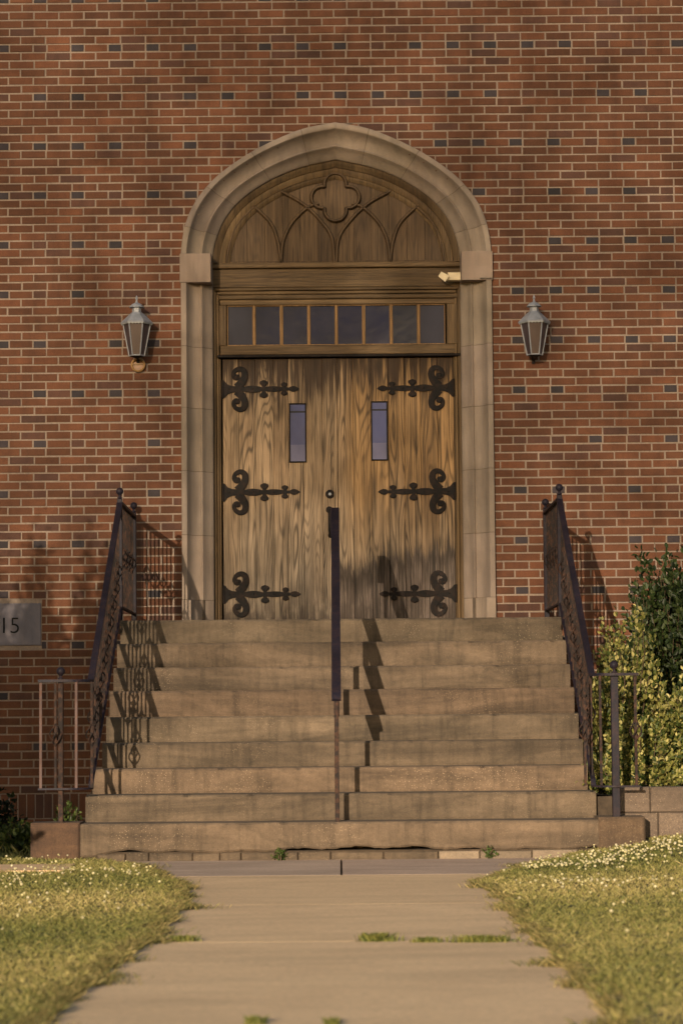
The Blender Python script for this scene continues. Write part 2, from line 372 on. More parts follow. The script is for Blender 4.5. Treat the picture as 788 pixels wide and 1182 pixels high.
# stone surround --------------------------------------------------------
# cross profile: (u from outer 0 to inner 1, depth y)
PROF = [(0,.03),(0,-.030),(.02,-.036),(.17,-.036),(.19,-.030),(.215,-.014),(.26,.012),(.33,.040),(.42,.062),(.52,.074),(.60,.078),(.62,.066),(.66,.062),(.69,.070),(.715,.085),(.80,.112),(.90,.135),(.985,.150),(1.0,.158),(1.0,.30)]
def ring(mb, path_o, path_i, sgn, tint, prof=PROF):
    n = len(path_o); vs = []; m = len(prof)
    for o, i in zip(path_o, path_i):
        for u, y in prof: vs.append((sgn*(o[0]+(i[0]-o[0])*u), y, o[1]+(i[1]-o[1])*u))
    fs = [(a*m+b, a*m+b+1, (a+1)*m+b+1, (a+1)*m+b) for a in range(n-1) for b in range(m-1)]
    fs += [tuple(range(m)), tuple(range((n-1)*m, n*m))[::-1]]
    mb.add(vs, fs, tint)
ss = MB(); GAP = .0022; sr = random.Random(5)
def st():
    k = sr.uniform(.88, 1.06); return (k, k*sr.uniform(.97, 1.0), k*sr.uniform(.94, 1.02))
arc_t = [0.0, .155, .40, .655, .86, 1.0]
LN = np.linalg.norm(np.diff(OUTC, axis=0), axis=1).sum()
for sgn in (-1, 1):
    for a, b in zip(arc_t[:-1], arc_t[1:]):
        t = np.linspace(a + (GAP/LN if a > 0 else (0 if sgn > 0 else 0)), b-GAP/LN, 10)*(NA-1); idx = np.arange(NA)
        po = np.c_[np.interp(t, idx, OUTC[:, 0]), np.interp(t, idx, OUTC[:, 1])]; pi = np.c_[np.interp(t, idx, INC[:, 0]), np.interp(t, idx, INC[:, 1])]
        if a == 0: po[0, 0] = pi[0, 0] = 0.0
        ring(ss, po, pi, sgn, (1.0, .98, .95) if a == 0 else st())
    js = [zat(y, 0) for y in (714, 691, 616, 542, 469, 398, 325)]; js[0] = ZP+.002
    for a, b in zip(js[:-1], js[1:]):
        z = np.linspace(a+GAP, b-GAP, 2); first = a == js[0]
        PR = PROF if not first else [(0,.03),(0,-.040),(.02,-.046),(.30,-.046),(.33,-.030),(.42,.03),(.60,.062),(.80,.112),(.985,.150),(1.0,.158),(1.0,.30)]
        ring(ss, [(HO, q) for q in z], [(HI, q) for q in z], sgn, st(), PR)
    # arch foot between impost and spring
    zi1 = zat(292, 0)
    for z in (zi1,): ring(ss, [(HO, ZSP-.004), (HO, zi1+.003)], [(HI, ZSP-.004), (HI, zi1+.003)], sgn, (1, .98, .95))
sur = ss.build('stone_surround', M['stone'], B); autosmooth(sur, 50)
core = MB()   # joint mortar just behind the stone faces
for sgn in (-1, 1):
    PC = [(u, y+.0045) for u, y in PROF[1:-1]]; PC = [(max(u, .015), y) for u, y in PC]; PC[0] = (.015, .03); 
    ring(core, OUTC, INC, sgn, (1,1,1), PC); ring(core, [(HO, ZSP), (HO, ZP+.002)], [(HI, ZSP), (HI, ZP+.002)], sgn, (1,1,1), PC)
core.build('joint_mortar', mat_plain('joint_mortar', (.10, .075, .055), .9), sur)
for sgn in (-1, 1):
    zi0, zi1 = zat(325, 0), zat(292, 0); im = MB()
    PI = [(-.03,.03),(-.03,-.038),(-.02,-.043),(.97,-.043),(.985,-.038),(1.0,.0),(1.0,.30)]
    ring(im, [(HO, zi0), (HO, zi1)], [(HI, zi0), (HI, zi1)], sgn, (1.0, .93, .90), PI); im.build('impost_block', M['stone'], sur)
YD = .25   # door face plane
# number stone
ns = MB().bbox(sgx0, sgx1, -.006, .05, sgz0+.004, sgz1-.004, .005, (1,1,1)).build('number_stone', M['sign'], B, label='grey stone block carved with a house number')
cu = bpy.data.curves.new('numerals', 'FONT'); cu.body = '415'; cu.size = .185; cu.extrude = .0012; cu.offset = -.0022; cu.space_character = .95
to = bpy.data.objects.new('t', cu); C.objects.link(to); bpy.context.view_layer.update()
dg = bpy.context.evaluated_depsgraph_get(); me = bpy.data.meshes.new_from_object(to.evaluated_get(dg)); bpy.data.objects.remove(to)
vx = [v.co.x for v in me.vertices]; vy = [v.co.y for v in me.vertices]; x1 = at(22, 720, 0).x; zc = at(15, 713, 0).z; z_b = at(15, 731, 0).z
sc = (zc-z_b)/(max(vy)-min(vy))
me.transform(Matrix.Translation((x1, -.0085, z_b)) @ Matrix.Rotation(math.pi/2, 4, 'X') @ Matrix.Scale(sc, 4) @ Matrix.Translation((-max(vx), -min(vy), 0)))
no = bpy.data.objects.new('carved_numerals', me); C.objects.link(no); no.parent = ns; me.materials.append(mat_plain('incised_shadow', (.10, .09, .095), .9))
# ------------------------------------------------------------------ woodwork
def wt(r=random): return (r.random(), r.random(), 0)
fr = random.Random(11)
# back board behind everything, so nothing is see-through
zlin0, zlin1 = zat(332, YD), zat(309, YD)          # lintel
def zb(py): return zat(py, YD)
def xb(px, py=560): return at(px, py, YD).x
JX0, JX1 = 246.5, 258    # left jamb px
for sgn in (-1, 1):
    ft = MB(); xo = HI+.012; xi = xb(525)
    ft.bbox(*(sorted((sgn*xo, sgn*(xo-.035)))), YD-.045, YD+.08, ZP, zlin0, .006, (fr.random(), .3, 0))
    ft.bbox(*(sorted((sgn*(xo-.037), sgn*(xi+.010)))), YD-.022, YD+.08, ZP, zlin0, .006, (fr.random(), .75, 0))
    ft.bbox(*(sorted((sgn*(xi+.010), sgn*(xi-.002)))), YD-.008, YD+.08, ZP, zb(412), .003, (fr.random(), .2, 0)); ft.build('door_jamb', M['frame'], B)
ln = MB(); 
ln.bbox(-HI-.02, HI+.02, YD-.055, YD+.1, zb(309.5), zb(303.5), .006, (.2, 1, 0))
ln.bbox(-HI-.02, HI+.02, YD-.030, YD+.1, zlin0, zb(310), .008, (.5, .45, 0))
ln.bbox(-HI+.012, HI-.012, YD-.052, YD+.08, zb(335.5), zb(332.3), .005, (.7, .5, 0))
ln.bbox(-HI+.03, HI-.03, YD-.036, YD+.08, zb(339.5), zb(336), .005, (.1, .9, 0))
lint = ln.build('lintel_beam', M['frameh'], B)
# transom window
tw = MB(); X0, X1 = xb(252.5, 380), xb(528.5, 380)
tw.bbox(X0, X1, YD-.030, YD+.05, zb(345), zb(340), .006, (.1, .35, 0)); tw.bbox(X0+.01, X1-.01, YD-.018, YD+.05, zb(351.5), zb(345.5), .005, (.35, .95, 0))
tw.bbox(X0+.01, X1-.01, YD-.020, YD+.05, zb(409), zb(398), .006, (.6, .75, 0))
T = thing  # alias
tr = tw.build('transom_window', M['frameh'], B)
for a, b, s_ in ((X0, xb(263, 380), 0), (xb(514, 380), X1, 1)):
    sd = MB(); sd.bbox(a+.003, b-.010 if s_ == 0 else b-.003, YD-.024, YD+.05, zb(398.3), zb(351.7), .006, (fr.random(), .6, 0)) if s_ == 0 else sd.bbox(a+.010, b-.003, YD-.024, YD+.05, zb(398.3), zb(351.7), .006, (fr.random(), .6, 0))
    sd.build('window_stile', M['frame'], tr)
px0, px1 = xb(261.5, 380), xb(514.5, 380); pw = (px1-px0)/8
for i in range(8):
    a, b = px0+i*pw, px0+(i+1)*pw; zz0, zz1 = zb(398.3), zb(351.6)
    g = (.85, .9, 1.1) if i in (0, 7) else [(1,1,1.1),(1.1,1.05,1.1),(.95,.95,1.2),(.9,.9,1.35),(.9,.92,1.3),(1,1,1)][i-1]
    p = MB().box(a+.012, b-.012, YD+.012, YD+.016, zz0+.008, zz1-.008, g).build('pane', M['obscure'] if i in (0, 7) else M['pane'], tr)
    if i in (0, 7): p['label'] = 'pale frosted end pane'
    fm = MB(); fm.bbox(a+.006, a+.013, YD-.004, YD+.02, zz0, zz1, .002, (fr.random(), 1, 0)); fm.bbox(b-.013, b-.006, YD-.004, YD+.02, zz0, zz1, .002, (fr.random(), .5, 0))
    fm.bbox(a+.0135, b-.0135, YD-.003, YD+.02, zz0, zz0+.009, .002, (fr.random(), .9, 0)); fm.bbox(a+.0135, b-.0135, YD-.003, YD+.02, zz1-.008, zz1, .002, (fr.random(), .3, 0))
    fm.build('pane_bead', M['sash'], tr)
    if i: MB().bbox(a-.0055, a+.0055, YD-.012, YD+.02, zz0, zz1, .003, (fr.random(), 1, 0)).build('mullion', M['sash'], tr)
dm = MB().bbox(X0-.012, X1+.012, YD-.060, YD+.03, zb(412.6), zb(409.6), .004, (.2, 0, 0)).build('drip_moulding', M['hinge'], B, label='dark drip moulding above the doors')
# tympanum: arched panel of boards with applied tracery
def spx(zx, zy): # zoomed crop coordinates -> photo px
    return (190+zx/1.97, 130+zy/1.97)
ty = MB(); zbt = zb(304); hw = HI+.01
nb = 14; bw = 2*hw/nb
def ih(z): return half_at(z, INC)
ICZ = INC
def itop(x):
    x = abs(x)
    return float(np.interp(x, INC[:, 0], INC[:, 1])) if x < HI else ZSP
for i in range(nb):
    xa, xc = -hw+i*bw+.0012, -hw+(i+1)*bw-.0012
    pts = [(xa, zbt), (xc, zbt), (xc, itop(xc)+.02), ((xa+xc)/2, itop((xa+xc)/2)+.02), (xa, itop(xa)+.02)]
    ty.prism(pts, YD-.002, YD+.05, (fr.random(), fr.uniform(.3, .8), 0))
TY = ty.build('arched_panel', M['tymp'], B, label='arched oak panel carved with gothic tracery and a quatrefoil')
# frame moulding following the arch
def offs(cv, d):
    o = []
    for i in range(len(cv)):
        t = cv[min(i+1, len(cv)-1)]-cv[max(i-1, 0)]; t = t/np.linalg.norm(t); n_ = np.array([-abs(t[1]), -abs(t[0])])
        q = cv[i]+n_*d; o.append((max(q[0], 0), q[1]))
    return np.array(o)
def sweep_half(mb, d0, d1, y0, y1, tint):
    """moulding between inward offsets d0,d1 of the arch"""
    A, Bq = offs(INC, d0), offs(INC, d1)
    A[0, 0] = Bq[0, 0] = 0
    for s_ in (-1, 1):
        prof = [(0, YD+.02), (0, y0+.006), (.15, y0), (.45, y0+.002), (.7, (y0+y1)/2), (1, y1), (1, YD+.02)]
        aa = np.vstack([A, [A[-1][0], zbt]]); bb = np.vstack([Bq, [Bq[-1][0], zbt]])
        n = len(aa); m = len(prof); vs = []
        for o, i in zip(aa, bb):
            for u, y in prof: vs.append((s_*(o[0]+(i[0]-o[0])*u), y, o[1]+(i[1]-o[1])*u))
        mb.add(vs, [(a*m+b, a*m+b+1, (a+1)*m+b+1, (a+1)*m+b) for a in range(n-1) for b in range(m-1)], tint)
am = MB(); sweep_half(am, -.015, .050, YD-.075, YD-.05, (.3, .35, 0)); sweep_half(am, .050, .10, YD-.045, YD-.03, (.5, .9, 0)); sweep_half(am, .10, .142, YD-.028, YD-.010, (.8, .5, 0))
autosmooth(am.build('arch_moulding', M['frame'], TY), 40)
def pin(zx, zy):
    p = spx(zx, zy); return Vector(at(p[0], p[1], YD))
def ridge(mb, pts, wid=.017, h=.024, tint=(.4, .8, 0), closed=False):
    """raised rounded moulding in the xz plane along pts"""
    P = [Vector((p[0], 0, p[1])) for p in pts]; m = len(P); vs = []
    pr = [(-1, .004), (-.75, -h*.55), (-.3, -h), (.3, -h), (.75, -h*.55), (1, .004)]; k = len(pr)
    for i, p in enumerate(P):
        t = (P[(i+1) % m]-P[i-1]) if closed else P[min(i+1, m-1)]-P[max(i-1, 0)]
        t.normalize(); n_ = Vector((-t.z, 0, t.x))
        for u, y in pr: q = p+n_*u*wid; vs.append((q.x, YD+y, q.z))
    fs = [(i*k+j, i*k+j+1, ((i+1) % m)*k+j+1, ((i+1) % m)*k+j) for i in range(m if closed else m-1) for j in range(k-1)]
    mb.add(vs, fs, tint)
tc = MB()
def mir(c): return [(2*388-x, y) for x, y in c]
curves = [[(264,343),(257,292),(240,250),(200,210)], [(386,343),(380,285),(352,243),(312,206),(262,178)], [(264,343),(270,292),(290,250),(325,216),(350,207)]]
curves.append([(140,343),(148,300),(165,255),(205,213)])
for c in curves:
    for q in (c, mir(c)):
        pp = [pin(x, y) for x, y in q]; pp = cr([(p.x, p.z) for p in pp], 8); ridge(tc, pp, .017, .034, (.4, fr.uniform(.55, .8), 0))
ridge(tc, [(-HI+.12, zbt+.012), (HI-.12, zbt+.012)], .012, .012, (.4, .5, 0))
autosmooth(tc.build('tracery', M['tymp'], TY), 60)
qc = pin(388, 193); qf = MB(); qr = .088; qd = .105; pts = []
for k in range(4):
    a0 = math.pi/2*k
    for j in range(-9, 10):
        a = a0+math.radians(j*11.39); pts.append((qc.x+qd*math.cos(a0)+qr*math.cos(a), qc.z+qd*math.sin(a0)+qr*math.sin(a)))
ridge(qf, pts, .017, .045, (.5, .75, 0), True)
inner = [(qc.x+(p[0]-qc.x)*.93, qc.z+(p[1]-qc.z)*.93) for p in pts]
qf.prism(inner, YD-.006, YD+.01, (.77, .55, 0))
autosmooth(qf.build('quatrefoil', M['tymp'], TY), 60)
# doors ---------------------------------------------------------------
SX = [257.5, 276, 295, 316, 333, 351, 372.5, 390.2]; SXR = [390.2, 408, 429, 449, 467.5, 486, 506, 524.5]
zd0, zd1 = ZP+.012, zb(413.2)
HS = .00139*.98
def ribbon(mb, pts, ws, y0, y1):
    P = [Vector((p[0], 0, p[1])) for p in pts]; m = len(P); vs = []
    for i, p in enumerate(P):
        t = P[min(i+1, m-1)]-P[max(i-1, 0)]; t.normalize(); n_ = Vector((-t.z, 0, t.x)); w_ = ws[i]
        for u, y in ((-1, y1), (-1, y0+.002), (-.6, y0), (.6, y0), (1, y0+.002), (1, y1)): q = p+n_*u*w_; vs.append((q.x, y, q.z))
    k = 6
    fs = [(i*k+j, i*k+j+1, (i+1)*k+j+1, (i+1)*k+j) for i in range(m-1) for j in range(k-1)] + [tuple(range(k)), tuple(range((m-1)*k, m*k))[::-1]]
    mb.add(vs, fs)
def hinge(parent, x, z, sgn, label=None):
    mb = MB(); Y = YD-.004; f = lambda px_, py_: (x+sgn*px_*HS, z+py_*HS)
    def lens(a, b, wmid, dy, e=.35):
        n = 9; up = [(a+(b-a)*i/(n-1), wmid*(e+(1-e)*math.sin(math.pi*i/(n-1)))) for i in range(n)]
        mb.prism([f(*p) for p in up+[(p[0], -p[1]) for p in reversed(up)]], Y-.006-dy, Y+.004)
    # flared knuckle plate
    mb.prism([f(*p) for p in [(2,52),(14,50),(30,30),(55,20),(90,17),(120,24),(120,-24),(90,-17),(55,-20),(30,-30),(14,-50),(2,-52)]], Y-.0075, Y+.004)
    # big scrolls up and down
    for s_ in (1, -1):
        P = []; W = []
        sp = [(88,10),(115,40),(133,75),(128,108),(104,121),(78,110),(66,86),(74,66),(90,64),(98,76),(90,84)]
        wd = [26, 24, 20, 18, 15, 13, 12, 11, 10, 8, 7]
        c = cr([(a, b*s_) for a, b in sp], 5); ww = np.interp(np.linspace(0, 1, len(c)), np.linspace(0, 1, len(wd)), wd)
        ribbon(mb, [f(*p) for p in c], [q*HS for q in ww], Y-.0068-.0005*s_, Y+.004)
        bx, bz = f(84, 76*s_); mb.lathe([(.019, 0), (.019, .006), (.012, .009), (.001, .010)], (bx, Y, bz), 12, 'Y') if False else mb.lathe([(.001,-.011),(.012,-.010),(.0185,-.007),(.0185,.004)], (bx, Y, bz), 12, 'Y')
    lens(110, 245, 21, .003); lens(228, 372, 17, .0022); lens(352, 400, 9, .0014, .8); lens(385, 452, 17, .0034, .12)
    for cx, r_, d_ in ((245, 20, 34), (365, 16, 24)):
        for s_ in (1, -1):
            a, b = f(cx, s_*d_); mb.lathe([(.001,-.010),(r_*HS*.7,-.0095),(r_*HS,-.006),(r_*HS,.004)], (a, Y, b), 12, 'Y')
            for q in (-1, 1):
                a, b = f(cx+q*r_*.62, s_*(d_+r_*.15)); mb.lathe([(.001,-.0085),(r_*HS*.5,-.008),(r_*HS*.62,-.005),(r_*HS*.62,.004)], (a, Y, b), 10, 'Y')
        mb.prism([f(*p) for p in [(cx-11,d_),(cx+11,d_),(cx+11,-d_),(cx-11,-d_)]], Y-.0083, Y+.003)
    for px_ in (40, 180, 300): a, b = f(px_, 0); mb.lathe([(.001,-.0135),(.005,-.0125),(.007,-.008),(.007,0)], (a, Y, b), 8, 'Y')
    a, b = f(3, 0); mb.tube([(a, Y-.006, b-.072), (a, Y-.006, b+.072)], .010, 10)
    return mb.build('hinge_strap', M['hinge'], parent, label=label)
def door(sx, sgn):
    d = MB(); n = len(sx)-1; dr = random.Random(20+sgn)
    win = (333.5, 353.5) if sgn < 0 else (428, 447.5)
    wx0, wx1 = xb(win[0], 500), xb(win[1], 500); wz0, wz1 = (zb(533.5), zb(465)) if sgn < 0 else (zb(532), zb(463.5))
    for i in range(n):
        a, b = xb(sx[i])+.0006, xb(sx[i+1])-.0006
        tn = (dr.random(), dr.uniform(.45, 1.0), 0); dy = dr.uniform(0, .0025) + (0 if (i != n-1 if sgn < 0 else True) else -.006)
        if False:      # boards cut round the viewing window
            d.bbox(a, b, YD+dy, YD+.045, zd0, wz0, .0045, tn); d.bbox(a, b, YD+dy, YD+.045, wz1, zd1, .0045, tn)
            if a < wx0: d.bbox(a, wx0, YD+dy, YD+.045, wz0, wz1, .003, tn)
            if b > wx1: d.bbox(wx1, b, YD+dy, YD+.045, wz0, wz1, .003, tn)
        else: d.bbox(a, b, YD+dy, YD+.045, zd0, zd1, .0026, tn)
    if sgn < 0: d.bbox(xb(385.5), xb(389.6), YD-.014, YD+.02, zd0, zd1, .003, (.9, 1, 0))
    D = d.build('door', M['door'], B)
    D['label'] = 'left oak door leaf with a round lock and black pull handle' if sgn < 0 else 'right oak door leaf, stained black and grey near its foot'
    MB().box(min(xb(sx[0]), xb(sx[-1])), max(xb(sx[0]), xb(sx[-1])), YD+.046, YD+.052, zd0, zd1).build('backing_board', M['dark'], D)
    wf = MB(); q = .010
    wf.bbox(wx0, wx0+q, YD-.016, YD+.03, wz0, wz1, .003); wf.bbox(wx1-q, wx1, YD-.016, YD+.03, wz0, wz1, .003)
    wf.bbox(wx0+q, wx1-q, YD-.015, YD+.03, wz0, wz0+q, .003); wf.bbox(wx0+q, wx1-q, YD-.015, YD+.03, wz1-q, wz1, .003)
    wf.build('window_frame', M['hinge'], D)
    zz = lambda f_: wz0+(wz1-wz0)*f_
    g = MB(); g.box(wx0+q, wx1-q, YD-.0035, YD-.001, wz0+q, wz1-q, (1, 1, 1)); 
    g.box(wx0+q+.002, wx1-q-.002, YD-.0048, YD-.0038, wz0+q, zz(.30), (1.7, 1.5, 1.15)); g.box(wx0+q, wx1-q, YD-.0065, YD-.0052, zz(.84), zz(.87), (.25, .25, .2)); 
    g.build('viewing_pane', M['viewglass'], D)
    xh = xb(sx[0]) - .004 if sgn < 0 else xb(sx[-1])+.004
    for j, (pl, pr_) in enumerate(((449.5, 447.5), (568.5, 567), (686.5, 685))):
        hinge(D, xh, at(256 if sgn < 0 else 525, (pl if sgn < 0 else pr_), YD).z, 1 if sgn < 0 else -1)
    return D
DL = door(SX, -1); DR = door(SXR, 1)
lk = at(380.7, 570.5, YD); MB().lathe([(.001,-.020),(.012,-.020),(.014,-.016),(.024,-.014),(.036,-.010),(.036,.003)], (lk.x, YD, lk.z), 20, 'Y').build('lock_rosette', M['hinge'], DL)
MB().lathe([(.001,-.026),(.011,-.025),(.012,-.018)], (lk.x, YD, lk.z), 14, 'Y').build('lock_cylinder', M['lead'], DL)
h0, h1 = at(380, 588.5, YD), at(381.5, 618, YD); ph = MB()
ph.lathe([(.001,-.014),(.020,-.012),(.028,-.006),(.028,.003)], (h0.x, YD, h0.z), 16, 'Y'); ph.lathe([(.001,-.014),(.016,-.012),(.022,-.006),(.022,.003)], (h1.x, YD, h1.z), 16, 'Y')
c = cr([(0, 0), (.03, -.02), (.05, -.10), (.045, -.17), (0, h1.z-h0.z)], 6)
ph.tube([(h0.x+.004, YD-.01-p[0], h0.z+p[1]) for p in c], [.010+.006*math.sin(math.pi*i/(len(c)-1)) for i in range(len(c))], 10)
autosmooth(ph.build('pull_handle', M['hinge'], DL), 50)
MB().bbox(-HI+.01, HI-.01, YD-.03, YD+.1, ZP+.001, ZP+.010, .003, (.3, .1, 0)).build('threshold', M['frameh'], B)
MB().box(-HI-.05, HI+.05, YD+.11, YD+.9, ZP, ZSP+.9).build('dark_interior', M['dark'], B)
# ------------------------------------------------------------------ steps
YS = [-3.87+.30*i for i in range(9)]            # riser planes
edges_px = [949, 916, 885.7, 855.8, 825.7, 795.8, 768.9, 741, 714.2]
ZS = [zat(edges_px[i], YS[i]) for i in range(9)]; ZP_ = ZS[8]
WL = [1.66, 1.655, 1.645] + [1.60]*6; WR = [1.66, 1.655] + [1.63]*7
sb = random.Random(4); st_ = MB()
def step(i):
    x0, x1 = -WL[i], WR[i]; y0 = YS[i]; y1 = YS[i+1]+.02 if i < 8 else .27
    zt = ZS[i]; zb_ = (ZS[i-1]-.003) if i else .075
    if i == 8: zt = ZP-.001
    n = 110; prof = lambda e, d: [(y0+.006+d, zb_), (y0+d*.6, zb_+.02), (y0+d*.3, zt-.016), (y0+.003+e, zt-.006-e*.8), (y0+.011+e*1.6, zt-e*.3), (y1, zt), (y1, zb_-.0 if i else zb_)]
    vs = []; ph_ = sb.random()*10; k = 7
    for j in range(n+1):
        x = x0+(x1-x0)*j/n; e = max(0, .0025+.0012*math.sin(x*9+ph_)+sb.uniform(-.002, .002)); 
        if sb.random() < .06: e += sb.uniform(.005, .018)
        d = .0006*math.sin(x*4+ph_)
        P = prof(e, d)
        if i == 0:   # broken bottom edge of the first step, above the crack
            cz = .066 + .012*math.sin(x*3.1+1)+.006*math.sin(x*17)+sb.uniform(-.004, .004)
            if x < -1.35: cz -= ( -1.35-x)*.16
            P[0] = (P[0][0]+.004, cz); P[1] = (P[1][0], cz+.012); P[-1] = (y1, cz)
        for (y, z) in P: vs.append((x, y, z))
    fs = [(a*k+b, a*k+(b+1) % k, (a+1)*k+(b+1) % k, (a+1)*k+b) for a in range(n) for b in range(k)]
    fs += [tuple(range(k)), tuple(range(n*k, (n+1)*k))[::-1]]
    tn = [(1.06,1.02,.98),(.97,.96,.93),(1.12,1.05,1.0),(.90,.89,.86),(1.0,1.0,.97),(1.08,1.0,.96),(.94,.92,.90),(1.06,1.03,1.0),(.92,.93,.90)][i]
    st_.add(vs, fs, tn)
    # side cheek down to the ground under this tread
    if i: st_.box(x0+.012, x1-.012, y0+.03, (YS[i+1]+.03 if i < 8 else .26), -.15, zb_-.002, (.9, .9, .9))
for i in range(9): step(i)
steps = st_.build('concrete_steps', M['steps']); tag(steps, 'wide flight of worn tan concrete steps rising to the double doors', 'steps')
fp = MB(); fp.box(-1.64, 1.64, YS[0]+.018, YS[0]+.5, -.15, .058, (.5, .45, .4))
fp.build('footing', M['steps'], steps)
pr = random.Random(8); xs = -1.55
k = 0
while xs < 1.6:
    wd = pr.uniform(.13, .36); x1 = min(xs+wd, 1.62); pt = MB(); light = xs > .4
    tn = pr.uniform(.45, .72) if light and pr.random() < .6 else pr.uniform(.7, .95)
    top = pr.uniform(.045, .056)
    pt.bbox(xs, x1-.008, YS[0]-pr.uniform(-.002, .006), YS[0]+.06, -.05, top, .006, (tn, tn*.98, tn*.94))
    pt.build('patch_block', M['patch'] if light else M['steps'], steps); xs = x1
# ------------------------------------------------------------------ ground, path
path_l = [ground(*p) for p in [(10,1230),(52,1182),(142,1110),(182,1084),(216,1042),(216,1026),(178,1006),(128,994)]]
path_r = [ground(*p) for p in [(740,1230),(708,1182),(626,1090),(592,1060),(585,1040),(548,1022),(600,1003),(660,990)]]
PLy = [p.y for p in path_l]; PLx = [p.x for p in path_l]; PRy = [p.y for p in path_r]; PRx = [p.x for p in path_r]
def pl(y): return np.interp(y, [-40]+PLy, [-.78]+PLx)
def prr(y): return np.interp(y, [-40]+PRy, [.80]+PRx)
def ss_(a, b, x): t = np.clip((x-a)/(b-a), 0, 1); return t*t*(3-2*t)
SPY0, SPY1 = ground(0, 1011).y, ground(0, 1003.5).y    # small side path on the left
def gz(x, y):   # lawn surface height
    r = .105*ss_(1.25, 2.3, x)*ss_(-7.5, -4.2, y) + .02
    l = .015 + .03*ss_(-1.6, -2.6, x)*ss_(-6, -4, y)
    return np.where(x > 0, r, l)
def nonuni(a, b, d, lo, hi):
    core = np.arange(a, b+1e-6, d); out = [1, 2, 4, 8, 15, 30, 60, 120, 250]
    return np.r_[[a-q for q in reversed(out) if a-q > lo], core, [b+q for q in out if b+q < hi]]
gx = nonuni(-4.2, 4.2, .08, -500, 500); gy = nonuni(-14, .4, .08, -500, 500)
GX, GY = np.meshgrid(gx, gy); GZ = gz(GX, GY)
inp = (GX > pl(GY)-.02) & (GX < prr(GY)+.02); GZ = np.where(inp, -.04, GZ)
GZ = np.where((GX < -.9) & (GY > SPY0-.02) & (GY < SPY1+.02) & (GY < -3), -.01, GZ); GZ = GZ + np.where(inp, 0, RNG.uniform(-.006, .006, GX.shape))
nx, ny = len(gx), len(gy); V = np.c_[GX.ravel(), GY.ravel(), GZ.ravel()]
I = np.arange(nx*ny).reshape(ny, nx); Fq = np.stack([I[:-1, :-1], I[:-1, 1:], I[1:, 1:], I[1:, :-1]], -1).reshape(-1, 4)
def npmesh(name, V, Fc, mat, tints=None, parent=None, smooth=False):
    me = bpy.data.meshes.new(name); me.vertices.add(len(V)); me.vertices.foreach_set('co', np.ascontiguousarray(V, np.float32).ravel())
    k = Fc.shape[1]; me.loops.add(Fc.size); me.loops.foreach_set('vertex_index', np.ascontiguousarray(Fc, np.int32).ravel())
    me.polygons.add(len(Fc)); me.polygons.foreach_set('loop_start', np.arange(0, Fc.size, k, dtype=np.int32))
    if tints is not None:
        ca = me.color_attributes.new('tint', 'FLOAT_COLOR', 'CORNER'); tt = np.ones((len(Fc), 4), np.float32); tt[:, :3] = tints
        ca.data.foreach_set('color', np.repeat(tt, k, axis=0).ravel())
    me.update(calc_edges=True); me.validate(); me.materials.append(mat)
    if smooth: me.polygons.foreach_set('use_smooth', [True]*len(me.polygons))
    o = bpy.data.objects.new(name, me); C.objects.link(o)
    if parent: o.parent = parent
    return o
struct(npmesh('ground', V, Fq, M['lawn'], np.ones((len(Fq), 3)), smooth=True))
pa = MB(); jy = [ground(390, q).y for q in (1260, 1087, 1044, 1010.5)]; jy = [-40, -19, -16.2, -13.4] + jy[1:]
for i in range(len(jy)-1):
    y0, y1 = jy[i]+.003, jy[i+1]-.003
    ys = np.linspace(y0, y1, 12); L_ = [(float(pl(y))-.12, y) for y in ys]; R_ = [(float(prr(y))+.12, y) for y in ys]
    t_ = [1.0, 1.0, 1.02, 1.04, 1.04, .97, .95][i]; tilt = 0.0
    vs = []; fs = []
    for a, b in zip(L_, R_):
        vs += [(a[0], a[1], 0.0), (b[0], b[1], tilt)]
    for q in range(11): fs.append((2*q, 2*q+1, 2*q+3, 2*q+2))
    n0 = len(vs)
    if i: pa.box(-.9, .9, jy[i]-.004, jy[i]+.004, -.04, -.004, (.25, .22, .18))
    vs += [(L_[0][0], y0, -.05), (R_[0][0], y0, -.05), (L_[-1][0], y1, -.05), (R_[-1][0], y1, -.05)]
    fs += [(0, n0, n0+1, 1), (22, 23, n0+3, n0+2)]
    pa.add(vs, fs, (t_, t_*.99, t_*.97))
struct(pa.build('path', M['path'], fix=False))
ap = MB()
for x0, x1 in ((-1.75, -.006), (.006, 1.72)):
    ya, yb = jy[-1]+.001, YS[0]+.04
    ap.box(x0, x1, ya, yb, -.06, .0005, (1, 1, 1.02) if x0 < 0 else (.97, .95, .97))
struct(ap.build('apron', M['apron']), None)
sp = MB(); sp.box(-9, -1.62, SPY0, SPY1, -.04, .028, (1.05, 1.0, .95)); struct(sp.build('side_path', M['path']))
